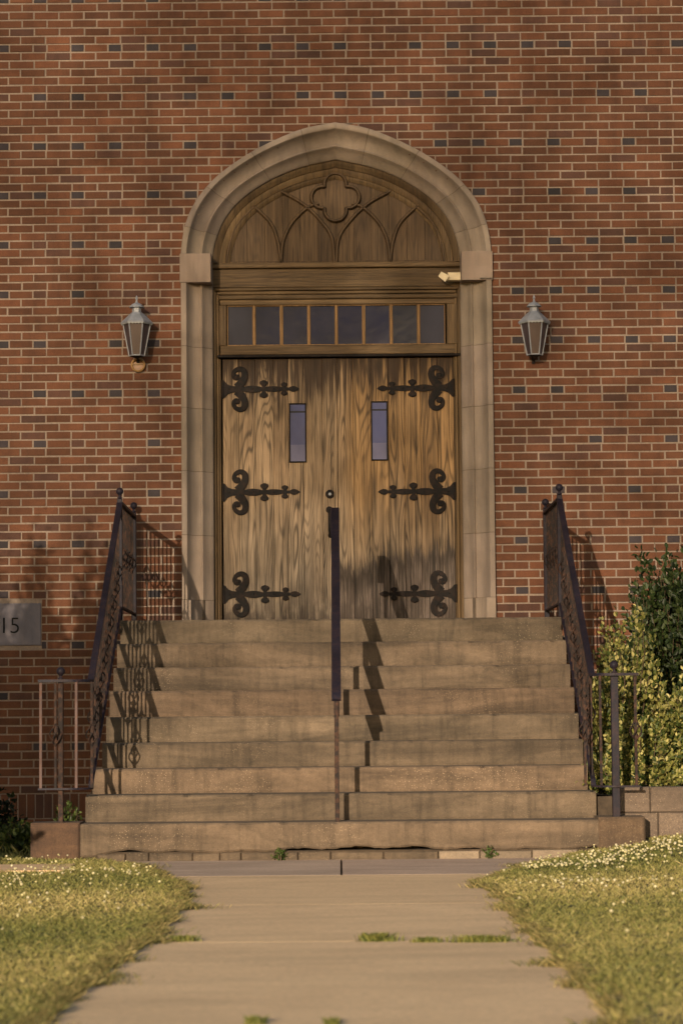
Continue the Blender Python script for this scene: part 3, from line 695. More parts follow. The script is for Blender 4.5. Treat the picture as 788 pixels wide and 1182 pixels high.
# ------------------------------------------------------------------ grass and clover
def blades(n, xr, yr, keep, h, name, seed, cols, lean=.5, wd=.0035):
    R = np.random.default_rng(seed); x = R.uniform(*xr, n); y = R.uniform(*yr, n); k = keep(x, y, R); x, y = x[k], y[k]; n = len(x)
    z = gz(x, y)-.01; a = R.uniform(0, 2*np.pi, n); hh = R.uniform(h[0], h[1], n); ln_ = R.normal(0, lean, (n, 2))*hh[:, None]
    dx, dy = np.cos(a)*wd, np.sin(a)*wd
    V = np.stack([np.c_[x-dx, y-dy, z], np.c_[x+dx, y+dy, z], np.c_[x+dx*.7+ln_[:, 0]*.4, y+dy*.7+ln_[:, 1]*.4, z+hh*.6], np.c_[x+ln_[:, 0], y+ln_[:, 1], z+hh]], 1).reshape(-1, 3)
    i = np.arange(n)*4; Fc = np.c_[i, i+1, i+2, i+3]
    from_n = lambda s_: (np.sin(x*2.1*s_+1.7)*np.cos(y*1.3*s_+.6)+np.sin(x*.9*s_-y*1.9*s_))*.5
    patch = np.clip(.5+.35*from_n(1)+R.normal(0, .22, n), 0, 1); cols = np.array(cols); q = patch*(len(cols)-1); lo = np.clip(q.astype(int), 0, len(cols)-2); f_ = (q-lo)[:, None]
    t = cols[lo]*(1-f_)+cols[lo+1]*f_; t *= R.uniform(.7, 1.25, n)[:, None]
    return V, Fc, t
cl = [(.095, .115, .030), (.20, .20, .055), (.33, .29, .10), (.46, .37, .16)]
ed = np.random.default_rng(2).uniform(0, 6.28, 6)
def edge_j(y): return .045*np.sin(y*7+ed[0])+.03*np.sin(y*17+ed[1])+.02*np.sin(y*41+ed[2])
def keepf(x, y, R):
    out = (x < pl(y)-.05+edge_j(y)*.7) | (x > prr(y)+.05-edge_j(y+3)*.7); side = (y > SPY0+.03) & (y < SPY1-.02) & (x < -1.78)
    base = (np.abs(x) < 1.7) & (y > YS[0]-.02)
    lb = (x < -1.66) & (x > -2.05) & (y > -4.0) & (y < -3.6); rb = (x > 1.66) & (x < 1.98) & (y > -4.0) & (y < -3.6)
    rw = (x > 1.6) & (y > -3.6)
    return out & ~side & ~base & ~lb & ~rb & ~rw
Vs, Fs, Ts = [], [], []; off = 0
for args in [(280000, (-2.4, 2.4), (-13.2, -8.6), (.010, .030), 1, .0019), (240000, (-3.4, 3.4), (-8.6, -3.5), (.012, .034), 2, .0019), (12000, (-4, -1.6), (-3.5, -.1), (.03, .09), 3, .003), (40000, (-7, 7), (-20, -13.2), (.02, .05), 4, .005), (40000, (-7, -3.4), (-13, -.2), (.02, .05), 5, .005), (40000, (3.4, 7), (-13, -3.7), (.02, .05), 6, .005)]:
    V, Fc, t = blades(args[0], args[1], args[2], keepf, args[3], 'g', args[4], cl, .55, args[5]); Vs.append(V); Fs.append(Fc+off); Ts.append(t); off += len(V)
# ragged straw fringe along the path
for sgn, fn in ((-1, pl), (1, prr)):
    R = np.random.default_rng(40+sgn); n = 30000; y = R.uniform(-13.2, -4.3, n); clump = (np.sin(y*9+sgn)+np.sin(y*23)*.6+np.sin(y*3.7)*.8)
    x = fn(y) - sgn*(edge_j(y if sgn < 0 else y+3)*.7 - .06 + np.abs(R.normal(0, .05, n))*np.clip(.5+clump*.5, 0.1, 1.6)) * 1.0
    x = np.where(R.random(n) < .5, fn(y)+sgn*R.uniform(.0, .09, n), x)
    h = R.uniform(.008, .032, n); a = R.uniform(0, 6.28, n); lx = R.normal(-sgn*.15, .7, n)*h; ly = R.normal(0, .8, n)*h; z = np.maximum(gz(x, y)-.02, 0); w_ = .0018
    V = np.stack([np.c_[x-np.cos(a)*w_, y-np.sin(a)*w_, z], np.c_[x+np.cos(a)*w_, y+np.sin(a)*w_, z], np.c_[x+lx*.5+np.cos(a)*w_*.7, y+ly*.5+np.sin(a)*w_*.7, z+h*.65], np.c_[x+lx, y+ly, z+h]], 1).reshape(-1, 3)
    i = np.arange(n)*4; Fs.append(np.c_[i, i+1, i+2, i+3]+off); Vs.append(V); off += len(V)
    m = R.random(n)[:, None]; t = np.array([.10, .12, .03])*(1-m)+np.array([.38, .29, .12])*m; Ts.append(t*R.uniform(.6, 1.15, n)[:, None])
g = npmesh('lawn_grass', np.vstack(Vs), np.vstack(Fs), M['grass'], np.vstack(Ts)); tag(g, 'short yellow green lawn grass on both sides of the path', 'grass', kind='stuff')
def ico(r):
    t = (1+5**.5)/2; v = np.array([(-1,t,0),(1,t,0),(-1,-t,0),(1,-t,0),(0,-1,t),(0,1,t),(0,-1,-t),(0,1,-t),(t,0,-1),(t,0,1),(-t,0,-1),(-t,0,1)], float); v /= np.linalg.norm(v[0])
    f = np.array([(0,11,5),(0,5,1),(0,1,7),(0,7,10),(0,10,11),(1,5,9),(5,11,4),(11,10,2),(10,7,6),(7,1,8),(3,9,4),(3,4,2),(3,2,6),(3,6,8),(3,8,9),(4,9,5),(2,4,11),(6,2,10),(8,6,7),(9,8,1)]); return v*r, f
iv, if_ = ico(1.0)
def balls(P, r, rr, mat, name):
    n = len(P); V = (iv[None]*r[:, None, None]*np.array([1, 1, .85]) + P[:, None]).reshape(-1, 3); Fc = (if_[None]+(np.arange(n)*12)[:, None, None]).reshape(-1, 3)
    return npmesh(name, V, Fc, mat, np.repeat(rr, 20, axis=0), smooth=False)
R = np.random.default_rng(9); P = []
def scatter(n, cx, cy, sx, sy):
    for _ in range(n):
        x, y = R.normal(cx, sx), R.normal(cy, sy)
        if keepf(np.array([x]), np.array([y]), R)[0] and not (x > 1.62 and y > -3.98): P.append((x, y, float(gz(np.array(x), np.array(y)))+R.uniform(.025, .045)))
for a in [(330, 1.9, -5.0, .38, .45), (120, 1.25, -5.5, .22, .25), (60, 1.25, -7.1, .25, .25), (90, 2.6, -4.5, .4, .5), (40, 1.8, -8.8, .5, .9),
          (80, -1.35, -5.7, .35, .25), (70, -1.9, -6.3, .4, .5), (60, -2.2, -4.6, .4, .4), (50, -1.6, -7.6, .5, .7), (40, -1.7, -9.0, .4, .8)]: scatter(*a)
P = np.array(P); tt = np.ones((len(P), 3))*R.uniform(.6, 1.1, (len(P), 1)); tt[:, 2] *= R.uniform(.7, 1, len(P))
f = balls(P, R.uniform(.005, .0105, len(P)), tt, M['flower'], 'clover_flowers'); tag(f, 'small white clover blossoms dotting the lawn', 'flowers', kind='stuff')
# ------------------------------------------------------------------ leafy plants
def leafset(pos, dirs, size, tint, R, ratio=.55):
    """folded six-cornered leaves: two quads each"""
    n = len(pos); d = dirs/np.linalg.norm(dirs, axis=1)[:, None]; a = R.normal(0, 1, (n, 3)); s = np.cross(d, a); s /= np.linalg.norm(s, axis=1)[:, None]; u = np.cross(s, d)
    L_ = size[:, None]; W_ = L_*ratio*.5; lift = u*L_*.10
    b = pos; t = pos+d*L_-u*L_*.08; m1 = pos+d*L_*.35; m2 = pos+d*L_*.72
    V = np.stack([b, m1+s*W_+lift, m2+s*W_*.85+lift, t, m2-s*W_*.85+lift, m1-s*W_+lift], 1).reshape(-1, 3)
    i = np.arange(n)*6; Fc = np.stack([np.c_[i, i+1, i+2, i+3], np.c_[i, i+3, i+4, i+5]], 1).reshape(-1, 4)
    return V, Fc, np.repeat(tint, 2, axis=0)
def shrub(name, label, base, rad, h, n, lsize, cols, seed, low=.15, leafn=16, group=None, cat='shrub', upright=.6, stemcol=None, wob=.22):
    R = np.random.default_rng(seed); root = thing(name, label, cat, group); bx, by, bz = base
    sm = MB(); Vs, Fs, Ts = [], [], []; off = 0; cols = np.array(cols)
    for k in range(n):
        a = R.uniform(0, 2*np.pi); e = R.uniform(0, 1)**.6; ph_ = R.uniform(low, 1.0)
        lump = 1+wob*math.sin(a*3+seed)+wob*.8*math.sin(ph_*7+a*2)
        rr = math.sqrt(max(0, 1-(ph_**2)*.85))*lump*(.55+.45*e)
        tip = np.array([bx+rad[0]*rr*math.cos(a), by+rad[1]*rr*math.sin(a), bz+h*ph_*(1+wob*.6*math.sin(a*5+seed*2))*R.uniform(.86, 1.06)])
        st0 = np.array([bx+(tip[0]-bx)*.55, by+(tip[1]-by)*.55, bz+max(.02, (tip[2]-bz)*.45)])
        mid = (st0+tip)/2+R.normal(0, .03, 3); 
        if k % 4 == 0: sm.tube([(bx+(tip[0]-bx)*.12, by+(tip[1]-by)*.12, bz), tuple(st0), tuple(mid), tuple(tip)], [.008, .005, .003, .0015], 4)
        m = leafn; t = R.uniform(.15, 1, m)**.8; pos = (1-t)[:, None]**2*st0+2*(t*(1-t))[:, None]*mid+(t**2)[:, None]*tip
        ax = (tip-st0)/np.linalg.norm(tip-st0); dr = R.normal(0, 1, (m, 3))*.75+ax*upright+np.array([0, 0, .3]); sz = R.uniform(*lsize, m)
        q = np.clip(R.normal(.5, .28, m)+.25*(t-.6), 0, 1)*(len(cols)-1); lo = np.clip(q.astype(int), 0, len(cols)-2); f_ = (q-lo)[:, None]
        tn = cols[lo]*(1-f_)+cols[lo+1]*f_
        V, Fc, tn = leafset(pos, dr, sz, tn*R.uniform(.75, 1.2, m)[:, None], R); Vs.append(V); Fs.append(Fc+off); Ts.append(tn); off += len(V)
    m = n*5; u = R.normal(0, 1, (m, 3)); u /= np.linalg.norm(u, axis=1)[:, None]; u *= R.uniform(0, 1, (m, 1))**.4*.68; u[:, 2] = np.abs(u[:, 2])
    V, Fc, tn = leafset(np.array(base)+u*np.array([rad[0], rad[1], h]), R.normal(0, 1, (m, 3))+[0, 0, .3], R.uniform(lsize[0], lsize[1], m)*1.15, cols[0]*R.uniform(.5, 1.3, (m, 1)), R); Vs.append(V); Fs.append(Fc+off); Ts.append(tn)
    npmesh('foliage', np.vstack(Vs), np.vstack(Fs), M['leaf'], np.vstack(Ts), root); sm.build('stems', M['stem'], root); return root
# raised bed on the right held by a low block wall
WY = -3.62; wtop = zat(909, WY, 740); wz = wtop
bw_ = thing('retaining_wall', 'low tan concrete block wall holding the shrub bed right of the steps', 'wall')
cap_h = .165; rb_ = random.Random(6)
blocks = MB(); xw0 = xat(713, WY, 930); zc_ = wz
for r_ in range(4):
    z1 = wz-r_*cap_h; z0 = z1-cap_h+.003; x = xw0 - (0 if r_ % 2 else .0); first = True
    while x < 6.2:
        wd = .26; 
        if first and r_ % 2 == 0: wd = .21
        first = False
        q = rb_.uniform(.85, 1.15); blocks.bbox(x+.002, x+wd-.002, WY+rb_.uniform(-.003, .003), WY+.2, z0, z1, .008, (q, q*.97, q*.95)); x += wd
blocks.build('block_course', M['block'], bw_)
bed = MB()
bx = np.linspace(1.66, 6.2, 24); byy = np.linspace(WY+.12, 0.0, 14); vs = []
for y in byy:
    for x in bx: vs.append((x, y, wz-.06+random.uniform(-.012, .012)+.02*math.sin(x*5)))
fs = [(a*24+b, a*24+b+1, (a+1)*24+b+1, (a+1)*24+b) for a in range(13) for b in range(23)]
bed.add(vs, fs); nb_ = len(vs)
bed.add([(1.66, WY+.12, wz-.06), (xw0+.02, WY+.12, wz-.06), (xw0+.02, WY+.12, -.2), (1.66, WY+.12, -.2)], [(0, 1, 2, 3)])
struct(bed.build('planting_bed', M['soil'], fix=False))
YEL = [(.018, .035, .008), (.07, .095, .022), (.22, .215, .055), (.46, .41, .16)]
DRK = [(.008, .016, .006), (.016, .030, .009), (.03, .05, .014), (.055, .075, .022)]
bz = wz-.06
shrub('variegated_shrub', 'tall yellow and green variegated shrub just behind the right railing', (1.95, -2.72, bz), (.37, .42), 1.12, 400, (.024, .046), YEL, 21, .1, 24, 'variegated shrubs in the raised bed', upright=1.1, wob=.24)
shrub('variegated_shrub', 'lower spreading yellow and green variegated shrub at the right edge of the photo', (2.46, -2.95, bz), (.48, .45), .78, 400, (.024, .046), YEL, 22, .08, 24, 'variegated shrubs in the raised bed', upright=.8)
shrub('variegated_shrub', 'low yellow green shrub skirt at the wall top, behind the right post', (1.98, -3.18, bz), (.36, .22), .52, 300, (.022, .042), YEL, 23, .05, 22, 'variegated shrubs in the raised bed', upright=.6)
shrub('holly_bush', 'dark evergreen bush against the brick wall, right of the variegated shrubs', (2.58, -1.0, bz), (.64, .5), 1.70, 1300, (.035, .062), DRK, 24, .08, 18, None, 'bush', .9, wob=.12)
shrub('holly_bush', 'dark evergreen bush farther right, cut by the right edge', (3.7, -1.3, bz), (.75, .6), 1.75, 600, (.030, .055), DRK, 25, .08, 18, None, 'bush', .9)
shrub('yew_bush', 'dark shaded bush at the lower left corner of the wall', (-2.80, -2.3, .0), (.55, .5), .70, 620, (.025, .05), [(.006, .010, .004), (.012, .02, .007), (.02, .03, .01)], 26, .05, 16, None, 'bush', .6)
for i, (x, y, h, r_, lb) in enumerate([(-2.38, -2.9, .24, .16, 'small leafy weed left of the left railing post'), (-1.82, -3.0, .30, .13, 'small leafy weed between left railing post and the steps'), (-2.12, -3.3, .20, .18, 'small leafy weed behind the rusty footing block')]):
    shrub('weed', lb, (x, y, .03), (r_, .12), h, 60, (.02, .045), [(.03, .05, .012), (.06, .09, .02), (.12, .15, .04)], 30+i, .1, 8, 'weeds behind the left footing', 'weed', .7)
shrub('tall_shrub', 'tall dense shrub on the lawn left of the doorway, shading the lower brick wall', (-4.25, -8.3, 0), (1.15, .9), 3.5, 3600, (.05, .09), DRK, 50, .05, 14, None, 'shrub', .6)  # out of view, added to shade the lower left wall
# tufts of grass and weeds in the joints
def tuft(px, py, w_, n, h, label, seed, hgt=None, Y=None):
    R = np.random.default_rng(seed); p = ground(px, py) if Y is None else at(px, py, Y); x = p.x+R.normal(0, w_*.45, n); y = p.y+R.normal(0, .012, n) + .004; z = np.full(n, p.z if Y else .0)
    hh = R.uniform(.3, 1, n)*h; a = R.uniform(0, 6.28, n); lx = R.normal(0, .5, n)*hh; ly = R.normal(-.15, .4, n)*hh; q = .003
    V = np.stack([np.c_[x-np.cos(a)*q, y-np.sin(a)*q, z], np.c_[x+np.cos(a)*q, y+np.sin(a)*q, z], np.c_[x+lx*.5+np.cos(a)*q*.8, y+ly*.5, z+hh*.7], np.c_[x+lx, y+ly, z+hh]], 1).reshape(-1, 3); i = np.arange(n)*4
    m = R.random(n)[:, None]; t = np.array([.06, .09, .02])*(1-m)+np.array([.24, .23, .06])*m
    tag(npmesh('grass_tuft', V, np.c_[i, i+1, i+2, i+3], M['grass'], t), label, 'grass tuft', 'grass tufts growing in the path joints')
tuft(437, 1087, .075, 420, .040, 'largest grass tuft in the path joint, right of centre', 1); tuft(492, 1088, .06, 260, .026, 'low grass tuft in the path joint, second from the centre', 2)
tuft(556, 1088, .12, 700, .034, 'long grass tuft in the path joint reaching the right lawn', 3); tuft(208, 1087, .07, 300, .03, 'grass tuft where the path joint meets the left lawn', 4)
tuft(294, 1183, .03, 200, .03, 'small tuft on the path at the bottom edge, left of centre', 5); tuft(384, 1184, .02, 120, .028, 'tiny tuft on the path at the bottom edge, near centre', 6)
shrub('weed', 'small green weed growing from the crack below the first step, left side', (at(323, 988, YS[0]-.02).x, YS[0]-.02, .01), (.035, .02), .06, 14, (.015, .03), [(.04, .07, .015), (.08, .11, .03)], 40, .1, 6, None, 'weed')
shrub('weed', 'small green weed growing from the crack below the first step, right side', (at(564, 988, YS[0]-.02).x, YS[0]-.02, .01), (.03, .02), .05, 12, (.012, .025), [(.04, .07, .015), (.08, .11, .03)], 41, .1, 6, None, 'weed')
# ------------------------------------------------------------------ footing blocks under the railing posts
def footing(name, px0, px1, py0, py1, mat, label, rot=0):
    Y = YS[0]-.02; a, b = at(px0, py0, Y), at(px1, py1, Y); mb = MB()
    n = 10; z1 = a.z; z0 = -.1
    mb.bbox(a.x, b.x, Y, Y+.30, z0, z1, .012)
    o = mb.build('footing_block', mat); tag(o, label, 'concrete block'); return z1, Y
zl, _ = footing('l', 35, 92.0, 950.5, 985, M['rusty'], 'rust stained concrete block left of the steps carrying the railing post')
zr, _ = footing('r', 690.5, 745, 943.5, 975, mat_concrete('stained_concrete', (.12, .078, .045), (.065, .042, .027), .4), 'tan concrete block right of the steps carrying the railing post')
# ------------------------------------------------------------------ railings
def ball(c, r=.028):
    mb = MB(); pf = [(.012, -r*2.0), (.020, -r*1.75), (.020, -r*1.6), (.009, -r*1.45), (.010, -r*1.1)] + [(r*math.sin(t), -r*math.cos(t)) for t in np.linspace(.5, math.pi-.05, 10)]
    return mb.lathe(pf, c, 16)
def side_railing(sgn, label):
    rt = thing('stair_railing', label, 'railing')
    x = (-1.605 if sgn < 0 else 1.625); yT = YS[8]+.03; yBk = -.12; zrT = ZP+.865; Yb = YS[0]+.02
    slope = (ZS[8]-ZS[0])/2.4; zTb = zat(786 if sgn < 0 else 778.5, Yb, 75 if sgn < 0 else 710); zBb = zat(911 if sgn < 0 else 908, Yb, 75 if sgn < 0 else 710)
    xe = at(44 if sgn < 0 else 737, 800, Yb).x; xp = at(69.5 if sgn < 0 else 709.5, 800, Yb).x
    zrB = ZP+.10
    # rail path: back post -> front post -> down the slope -> curl outwards
    r_ = .13; xs = x + sgn*r_
    def corner(zf, z_in):
        out = []
        for k in range(0, 9):
            a = math.pi/2*k/8; out.append((x+sgn*r_*(1-math.cos(a)), Yb+r_-r_*math.sin(a)-.0, zf))
        return out
    top = [(x, yBk, zrT), (x, yT, zrT)]
    yk = Yb+r_
    mid = [(x, yT-.02, zrT-.008)] + [(x, y, zTb+(zrT-zTb)*((y-yk)/(yT-yk))) for y in np.linspace(yT-.15, yk+.05, 8)]
    tr_ = MB(); tr_.tube(top+mid+corner(zTb, 0)+[(xe, Yb, zTb)], 1, ref=(0, 0, 1), sq=(.009, .021)); tr_.build('top_rail', M['rail'], rt)
    br = MB(); btm = [(x, yBk, zrB), (x, yT, zrB)] + [(x, yT-.03, zrB-.012)] + [(x, y, zBb+.03+(zrB-zBb-.03)*((y-yk)/(yT-yk))) for y in np.linspace(yT-.15, yk+.02, 8)]
    br.tube(btm+corner(zBb, 0)+[(xe, Yb, zBb)], 1, ref=(0, 0, 1), sq=(.006, .016)); br.build('bottom_rail', M['rail'], rt)
    for k, (yy, zz0) in enumerate(((yBk, ZP), (yT, ZP))):
        p = MB().bbox(x-.019, x+.019, yy-.019, yy+.019, zz0, zrT+.03, .003).build('post', M['rail'], rt)
        ball((x, yy, zrT+.03+.056)).build('ball_finial', M['rail'], p, smooth=True)
    zf = (zl if sgn < 0 else zr)
    hw_ = .016 if sgn < 0 else .024; p = MB().bbox(xp-hw_, xp+hw_, Yb+.012, Yb+.056, zf-.01, zTb+.01, .003).build('post', M['rail' if sgn > 0 else 'baluster'], rt)
    ball((xp, Yb+.034, zTb+.062)).build('ball_finial', M['rail'], p, smooth=True)
    def baluster(bx_, by_, z0, z1, fancy, mat='baluster', w_=.0052):
        mb = MB(); zc = (z0+z1)/2; n = 14
        P = [(bx_, by_, z) for z in np.linspace(z0, z1, n)]; mb.tube(P, 1, sq=(w_, w_), ref=(1, 0, 0)); o = mb.build('baluster', M[mat], rt)
        if fancy:
            c_ = MB()
            for k in range(4):
                a = math.pi/2*k+.4
                pts = [(bx_+math.cos(a+t*2.4)*(.004+.033*math.sin(math.pi*t)), by_+math.sin(a+t*2.4)*(.004+.033*math.sin(math.pi*t)), zc-.065+.13*t) for t in np.linspace(0, 1, 9)]
                c_.tube(pts, .0055, 5)
            for q in (-.068, .068): c_.lathe([(.008, -.008), (.012, 0), (.008, .008)], (bx_, by_, zc+q), 8)
            c_.build('basket_knuckle', M['baluster'], o)
    nb2 = 10
    for k in range(1, nb2): y = yBk+(yT-yBk)*k/nb2; baluster(x, y, zrB, zrT-.008, k % 2 == 0)
    ns_ = 19
    for k in range(1, ns_+1):
        y = yT+(yk-yT)*k/(ns_+.5); f_ = (y-yk)/(yT-yk); baluster(x, y, zBb+.03+(zrB-zBb-.03)*f_, zTb+(zrT-zTb)*f_-.008, k % 2 == 0)
    if sgn < 0:
        for px_, fancy, m_, w_ in ((47, 0, 'pinkbar', .0085), (64, 1, 'baluster', .008), (88, 0, 'pinkbar', .0085), (105.5, 1, 'baluster', .008)): baluster(at(px_, 850, Yb).x, Yb+(.0 if px_ < 100 else .025), zBb+.006, zTb-.008, fancy, m_, w_)
        # leaf shaped ornament on the end bars
    else:
        for px_, fancy, w_ in ((675, 1, .008), (693, 0, .008), (733.5, 1, .009)): baluster(at(px_, 850, Yb).x, Yb+(.02 if px_ < 680 else 0), zBb+.006, zTb-.008, fancy, 'baluster', w_)
    # little foot scroll where the bottom rail passes the platform edge
    fs_ = MB(); fs_.tube([(x, yT-.03, ZP+.10), (x-sgn*.0, yT-.06, ZP+.03), (x, yT-.10, ZP-.05), (x, yT-.06, ZP-.09), (x, yT-.02, ZP-.07)], 1, ref=(1, 0, 0), sq=(.006, .012)); fs_.build('foot_scroll', M['baluster'], rt)
    return rt
side_railing(-1, 'left stair railing with rusty pinkish bars at its lower end')
side_railing(1, 'right stair railing in front of the yellow green shrubs')
# centre handrail
ch = thing('centre_handrail', 'black centre handrail with scrollwork running down the middle of the steps', 'handrail')
xc = xat(388.3, -2.6, 800); y0, y1 = YS[0]+.05, YS[8]+.06
z0, z1 = zat(802, y0, 388), zat(588, y1, 387); sl_ = (z1-z0)/(y1-y0)
tr_ = MB(); tr_.tube([(xc, y0-.03, z0-.035), (xc, y0-.012, z0-.012), (xc, y0+.02, z0+.012), (xc, y1-.05, z1-.05*sl_), (xc, y1, z1), (xc, y1+.16, z1+.01)], 1, ref=(0, 0, 1), sq=(.011, .030)); tr_.build('top_rail', M['rail'], ch)
lo = MB(); lo.tube([(xc, y0, z0-.14), (xc, y1, z1-.14)], 1, ref=(0, 0, 1), sq=(.007, .016)); lo.build('lower_rail', M['rail'], ch)
def cpost(y, zb_, w_, mat):
    zt = z0+(y-y0)*sl_; MB().bbox(xc-w_, xc+w_, y-.014, y+.014, zb_, zt, .003).build('post', M[mat], ch)
cpost(y0, ZS[0]-.005, .014, 'baluster'); cpost(YS[4]+.02, ZS[4]-.005, .018, 'rail'); cpost(y1, ZP-.003, .018, 'rail')
for k in range(9):    # S scrolls between the two sloping bars
    y = y0+.10+(y1-y0-.14)*k/8.4; zc = z0+(y-y0)*sl_-.07; pts = []; wd_ = .045
    for t in np.linspace(-1, 1, 31):
        a = abs(t); r2 = .036*(1-.55*max(0, a-.35)/.65); th = (a)*4.6
        cy = .032*(1 if t > 0 else -1); pts.append((xc, y+cy-(1 if t > 0 else -1)*r2*math.cos(th)*.9, zc+cy*sl_*.6+(1 if t > 0 else -1)*r2*math.sin(th)))
    s__ = MB(); s__.tube(pts, 1, ref=(1, 0, 0), sq=(.010, .0035)); s__.build('scroll', M['rail'], ch)
kn = MB(); kn.bbox(xc-.036, xc+.028, y1+.10, y1+.13, z1-.19, z1+.022, .004); kn.build('end_plate', M['rail'], ch)
# ------------------------------------------------------------------ wall lanterns
def lantern(cx, ptop, label, ring_):
    t = thing('wall_lantern', label, 'wall lamp', 'lanterns on the brick wall'); Y = -.16; s_ = 147.3
    Zf = lambda py: at(cx, py, Y).z; X = at(cx, 385, Y).x; zE = Zf(ptop+28.5); zB = Zf(ptop+65.5); RE, RB = .108, .060
    def hexr(r, z, ph_=0): return [Vector((X+r*math.cos(math.pi/3*k+ph_), Y+r*math.sin(math.pi/3*k+ph_), z)) for k in range(6)]
    T_, Bt = hexr(RE, zE), hexr(RB, zB)
    for k in range(6):
        a, b, c_, d = T_[k], T_[(k+1) % 6], Bt[(k+1) % 6], Bt[k]; n_ = (b-a).cross(d-a).normalized()*.002; cen = Vector((X, Y, (zE+zB)/2)); 
        q = [v*.96+Vector((X, Y, v.z))*.04 for v in (a, b, c_, d)]
        MB().add(q+[v-(v-Vector((X, Y, v.z)))*.03 for v in q], [(0,1,2,3),(4,7,6,5),(0,4,5,1),(1,5,6,2),(2,6,7,3),(3,7,4,0)], (1.25, 1, .85) if k == 4 else (1, 1, 1.15)).build('glass_pane', M['lampglass'], t)
    fm = MB()
    for k in range(6): fm.tube([T_[k], Bt[k]], .0055, 6)
    for L_ in (T_, Bt): fm.tube(L_, .006, 6, closed=True)
    fm.build('frame', M['lead'], t)
    rf = MB(); prof = [(.125, zE-.004), (.127, zE+.008), (.090, zE+.045), (.055, zE+.078), (.036, zE+.092), (.034, zE+.125)]
    vs = []
    for r, z in prof: vs += hexr(r, z)
    fs = [(i*6+k, i*6+(k+1) % 6, (i+1)*6+(k+1) % 6, (i+1)*6+k) for i in range(len(prof)-1) for k in range(6)]+[tuple(range(6))[::-1]]
    rf.add(vs, fs)
    for k in range(6):   # scalloped fringe
        a, b = hexr(.124, zE)[k], hexr(.124, zE)[(k+1) % 6]; n = 5
        for j in range(n):
            p = a.lerp(b, (j+.5)/n); w_ = (b-a)/n/2; 
            rf.add([p-w_, p+w_, p+w_*.8-Vector((0,0,.008)), p-Vector((0,0,.013)), p-w_*.8-Vector((0,0,.008))], [(0,1,2,3,4)], (1.25, 1.22, 1.05))
    R_ = rf.build('roof', M['lead'], t, fix=False)
    cp = MB(); zc = zE+.125; cp.lathe([(.030, -.01), (.032, 0), (.058, .003), (.058, .008), (.040, .028), (.016, .040), (.010, .044), (.006, .066), (.011, .072), (.004, .098), (.001, .10)], (X, Y, zc), 16); cp.build('cap_finial', M['lead'], t, smooth=False)
    bs = MB(); bs.lathe([(.001, -.022), (.018, -.020), (.030, -.012), (.062, -.004), (.062, .004)], (X, Y, zB), 6)
    bs.tube([(X, Y, zB-.012), (X, -.01, zB-.012)], .009, 8)
    bs.tube([(X, -.012, zB-.05), (X, -.012, zE)], 1, ref=(1, 0, 0), sq=(.012, .010)); bs.tube([(X, -.012, zE-.03), (X, Y+.1, zE-.03)], .008, 6)
    bs.build('bracket', M['hinge'], t)
    if ring_:
        zr_ = at(cx+.5, 421, -.02).z; rg = MB(); rr = .050
        rg.tube([(X+rr*math.cos(a), -.026, zr_+rr*math.sin(a)) for a in np.linspace(0, 2*math.pi, 28)[:-1]], .009, 8, closed=True); rg.lathe([(.048, -.010), (.048, .02)], (X, -.006, zr_), 20, 'Y', (.8, .6, .5))
        rg.tube([(X-.045, -.024, zr_+.006), (X+.045, -.024, zr_+.006)], .006, 6); rg.build('wall_plate', M['brass'], t)
    bl = MB(); bl.lathe([(.012, .05), (.02, .03), (.036, .005), (.038, -.02), (.026, -.045), (.002, -.055)], (X, Y, zE-.05), 14); bl.build('bulb', M['bulb'], t, smooth=True)
    return t
lantern(157.8, 345.0, 'grey metal lantern on the brick left of the doorway, with a round brass plate below', True)
lantern(616.6, 344.0, 'grey metal lantern on the brick right of the doorway, no brass plate', False)
# small cream floodlight at the right end of the lintel
fl = thing('security_light', 'small cream floodlight fixed to the right end of the lintel beam', 'light'); Y = YD-.14
a, b = at(516.5, 314, Y), at(532.5, 323, Y); MB().bbox(a.x, b.x, Y, YD-.028, b.z, a.z, .005).build('housing', M['cream'], fl)
h = at(511.5, 319.5, Y); hb = MB(); rot = Matrix.Rotation(.6, 3, 'Y')
vs = [Vector((h.x, Y-.035, h.z)) + rot @ Vector(v) for v in [(-.036,0,-.022),(.036,0,-.030),(.036,0,.030),(-.036,0,.022),(-.028,.05,-.018),(.030,.05,-.022),(.030,.05,.022),(-.028,.05,.018)]]
hb.add(vs, [(0,1,2,3),(7,6,5,4),(0,4,5,1),(1,5,6,2),(2,6,7,3),(3,7,4,0)]); hb.tube([(h.x, Y+.01, h.z), (a.x+.02, Y+.03, h.z-.006)], .010, 8); hb.build('lamp_head', M['cream'], fl)
cbl = MB(); c = cr([tuple(at(*p, YD-.04))[::2] for p in [(513, 325), (519, 327), (526, 325)]] + [tuple(at(*p, YD-.04))[::2] for p in [(531, 325)]], 5)
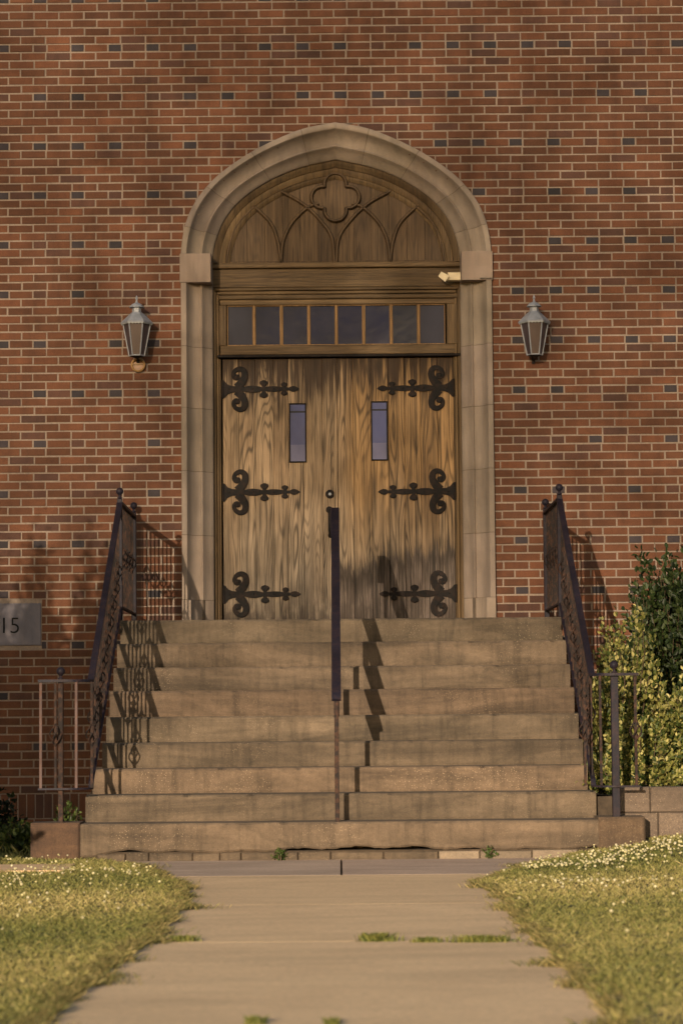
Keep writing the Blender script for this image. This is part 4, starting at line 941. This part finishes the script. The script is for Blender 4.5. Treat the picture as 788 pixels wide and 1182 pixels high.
pts = [(p[0], YD-.045, p[1]) for p in c] + [tuple(at(534.3, 324.5, .12)), tuple(at(545, 322.5, .02)), tuple(at(556, 320.5, -.062)), tuple(at(568, 320, -.062))]
cbl.tube(pts, .0042, 6); cbl.build('cable', mat_plain('grey_cable', (.20, .16, .12), .7), fl)
def shade_tree(x, y, zc, rx, rz, n, seed, label):  # unseen tree added behind the camera to dim the sun on the wall
    R = np.random.default_rng(seed); t = thing('street_tree', label, 'tree', 'trees across the street'); tk = MB()
    tk.tube([(x, y, -.1), (x+.1, y, zc*.3), (x-.1, y+.1, zc*.6), (x, y, zc+rz*.5)], [.34, .26, .20, .07], 10)
    tk.build('trunk', M['stem'], t); lm = MB(); tips = []
    for k in range(26):
        a = R.uniform(0, 6.28); f_ = R.uniform(.35, 1); zz = zc+R.uniform(-.75, .8)*rz; rr = rx*f_*math.sqrt(max(.05, 1-((zz-zc)/rz)**2)); p = np.array([x+rr*math.cos(a), y+rr*math.sin(a), zz]); tips.append(p)
        s0 = (x, y, max(zc*.45, zz-rr*.6)); lm.tube([s0, tuple((np.array(s0)+p)/2+R.normal(0, .2, 3)), tuple(p)], [.035, .022, .012], 5)
    lm.build('limbs', M['stem'], t)
    u = R.normal(0, 1, (n, 3)); u /= np.linalg.norm(u, axis=1)[:, None]; rad = R.uniform(0, 1, n)**(1/3); pos = np.array([x, y, zc])+u*rad[:, None]*np.array([rx, rx*.7, rz])
    pos += R.normal(0, .35, (n, 3)); V, Fc, tn = leafset(pos, R.normal(0, 1, (n, 3))+np.array([0, 0, -.4]), R.uniform(.055, .115, n), np.array([.035, .06, .015])*R.uniform(.6, 1.6, (n, 1)), R, .8)
    npmesh('crown', V, Fc, M['leaf'], tn, t)
TY_ = -52
for i, (dx, zc, rx, rz, n) in enumerate([(-7.5, 14.4, 9.5, 6.2, 64000), (7.5, 14.6, 9.5, 6.3, 64000)]):
    shade_tree(.24*TY_+dx, TY_+(-2, 2, 1)[i], zc, rx, rz, n, 60+i, ['tall leafy tree across the street, nearer the left end of the church', 'tall leafy tree across the street, nearer the right end of the church'][i])
S.render.engine = 'CYCLES'; S.cycles.max_bounces = 6
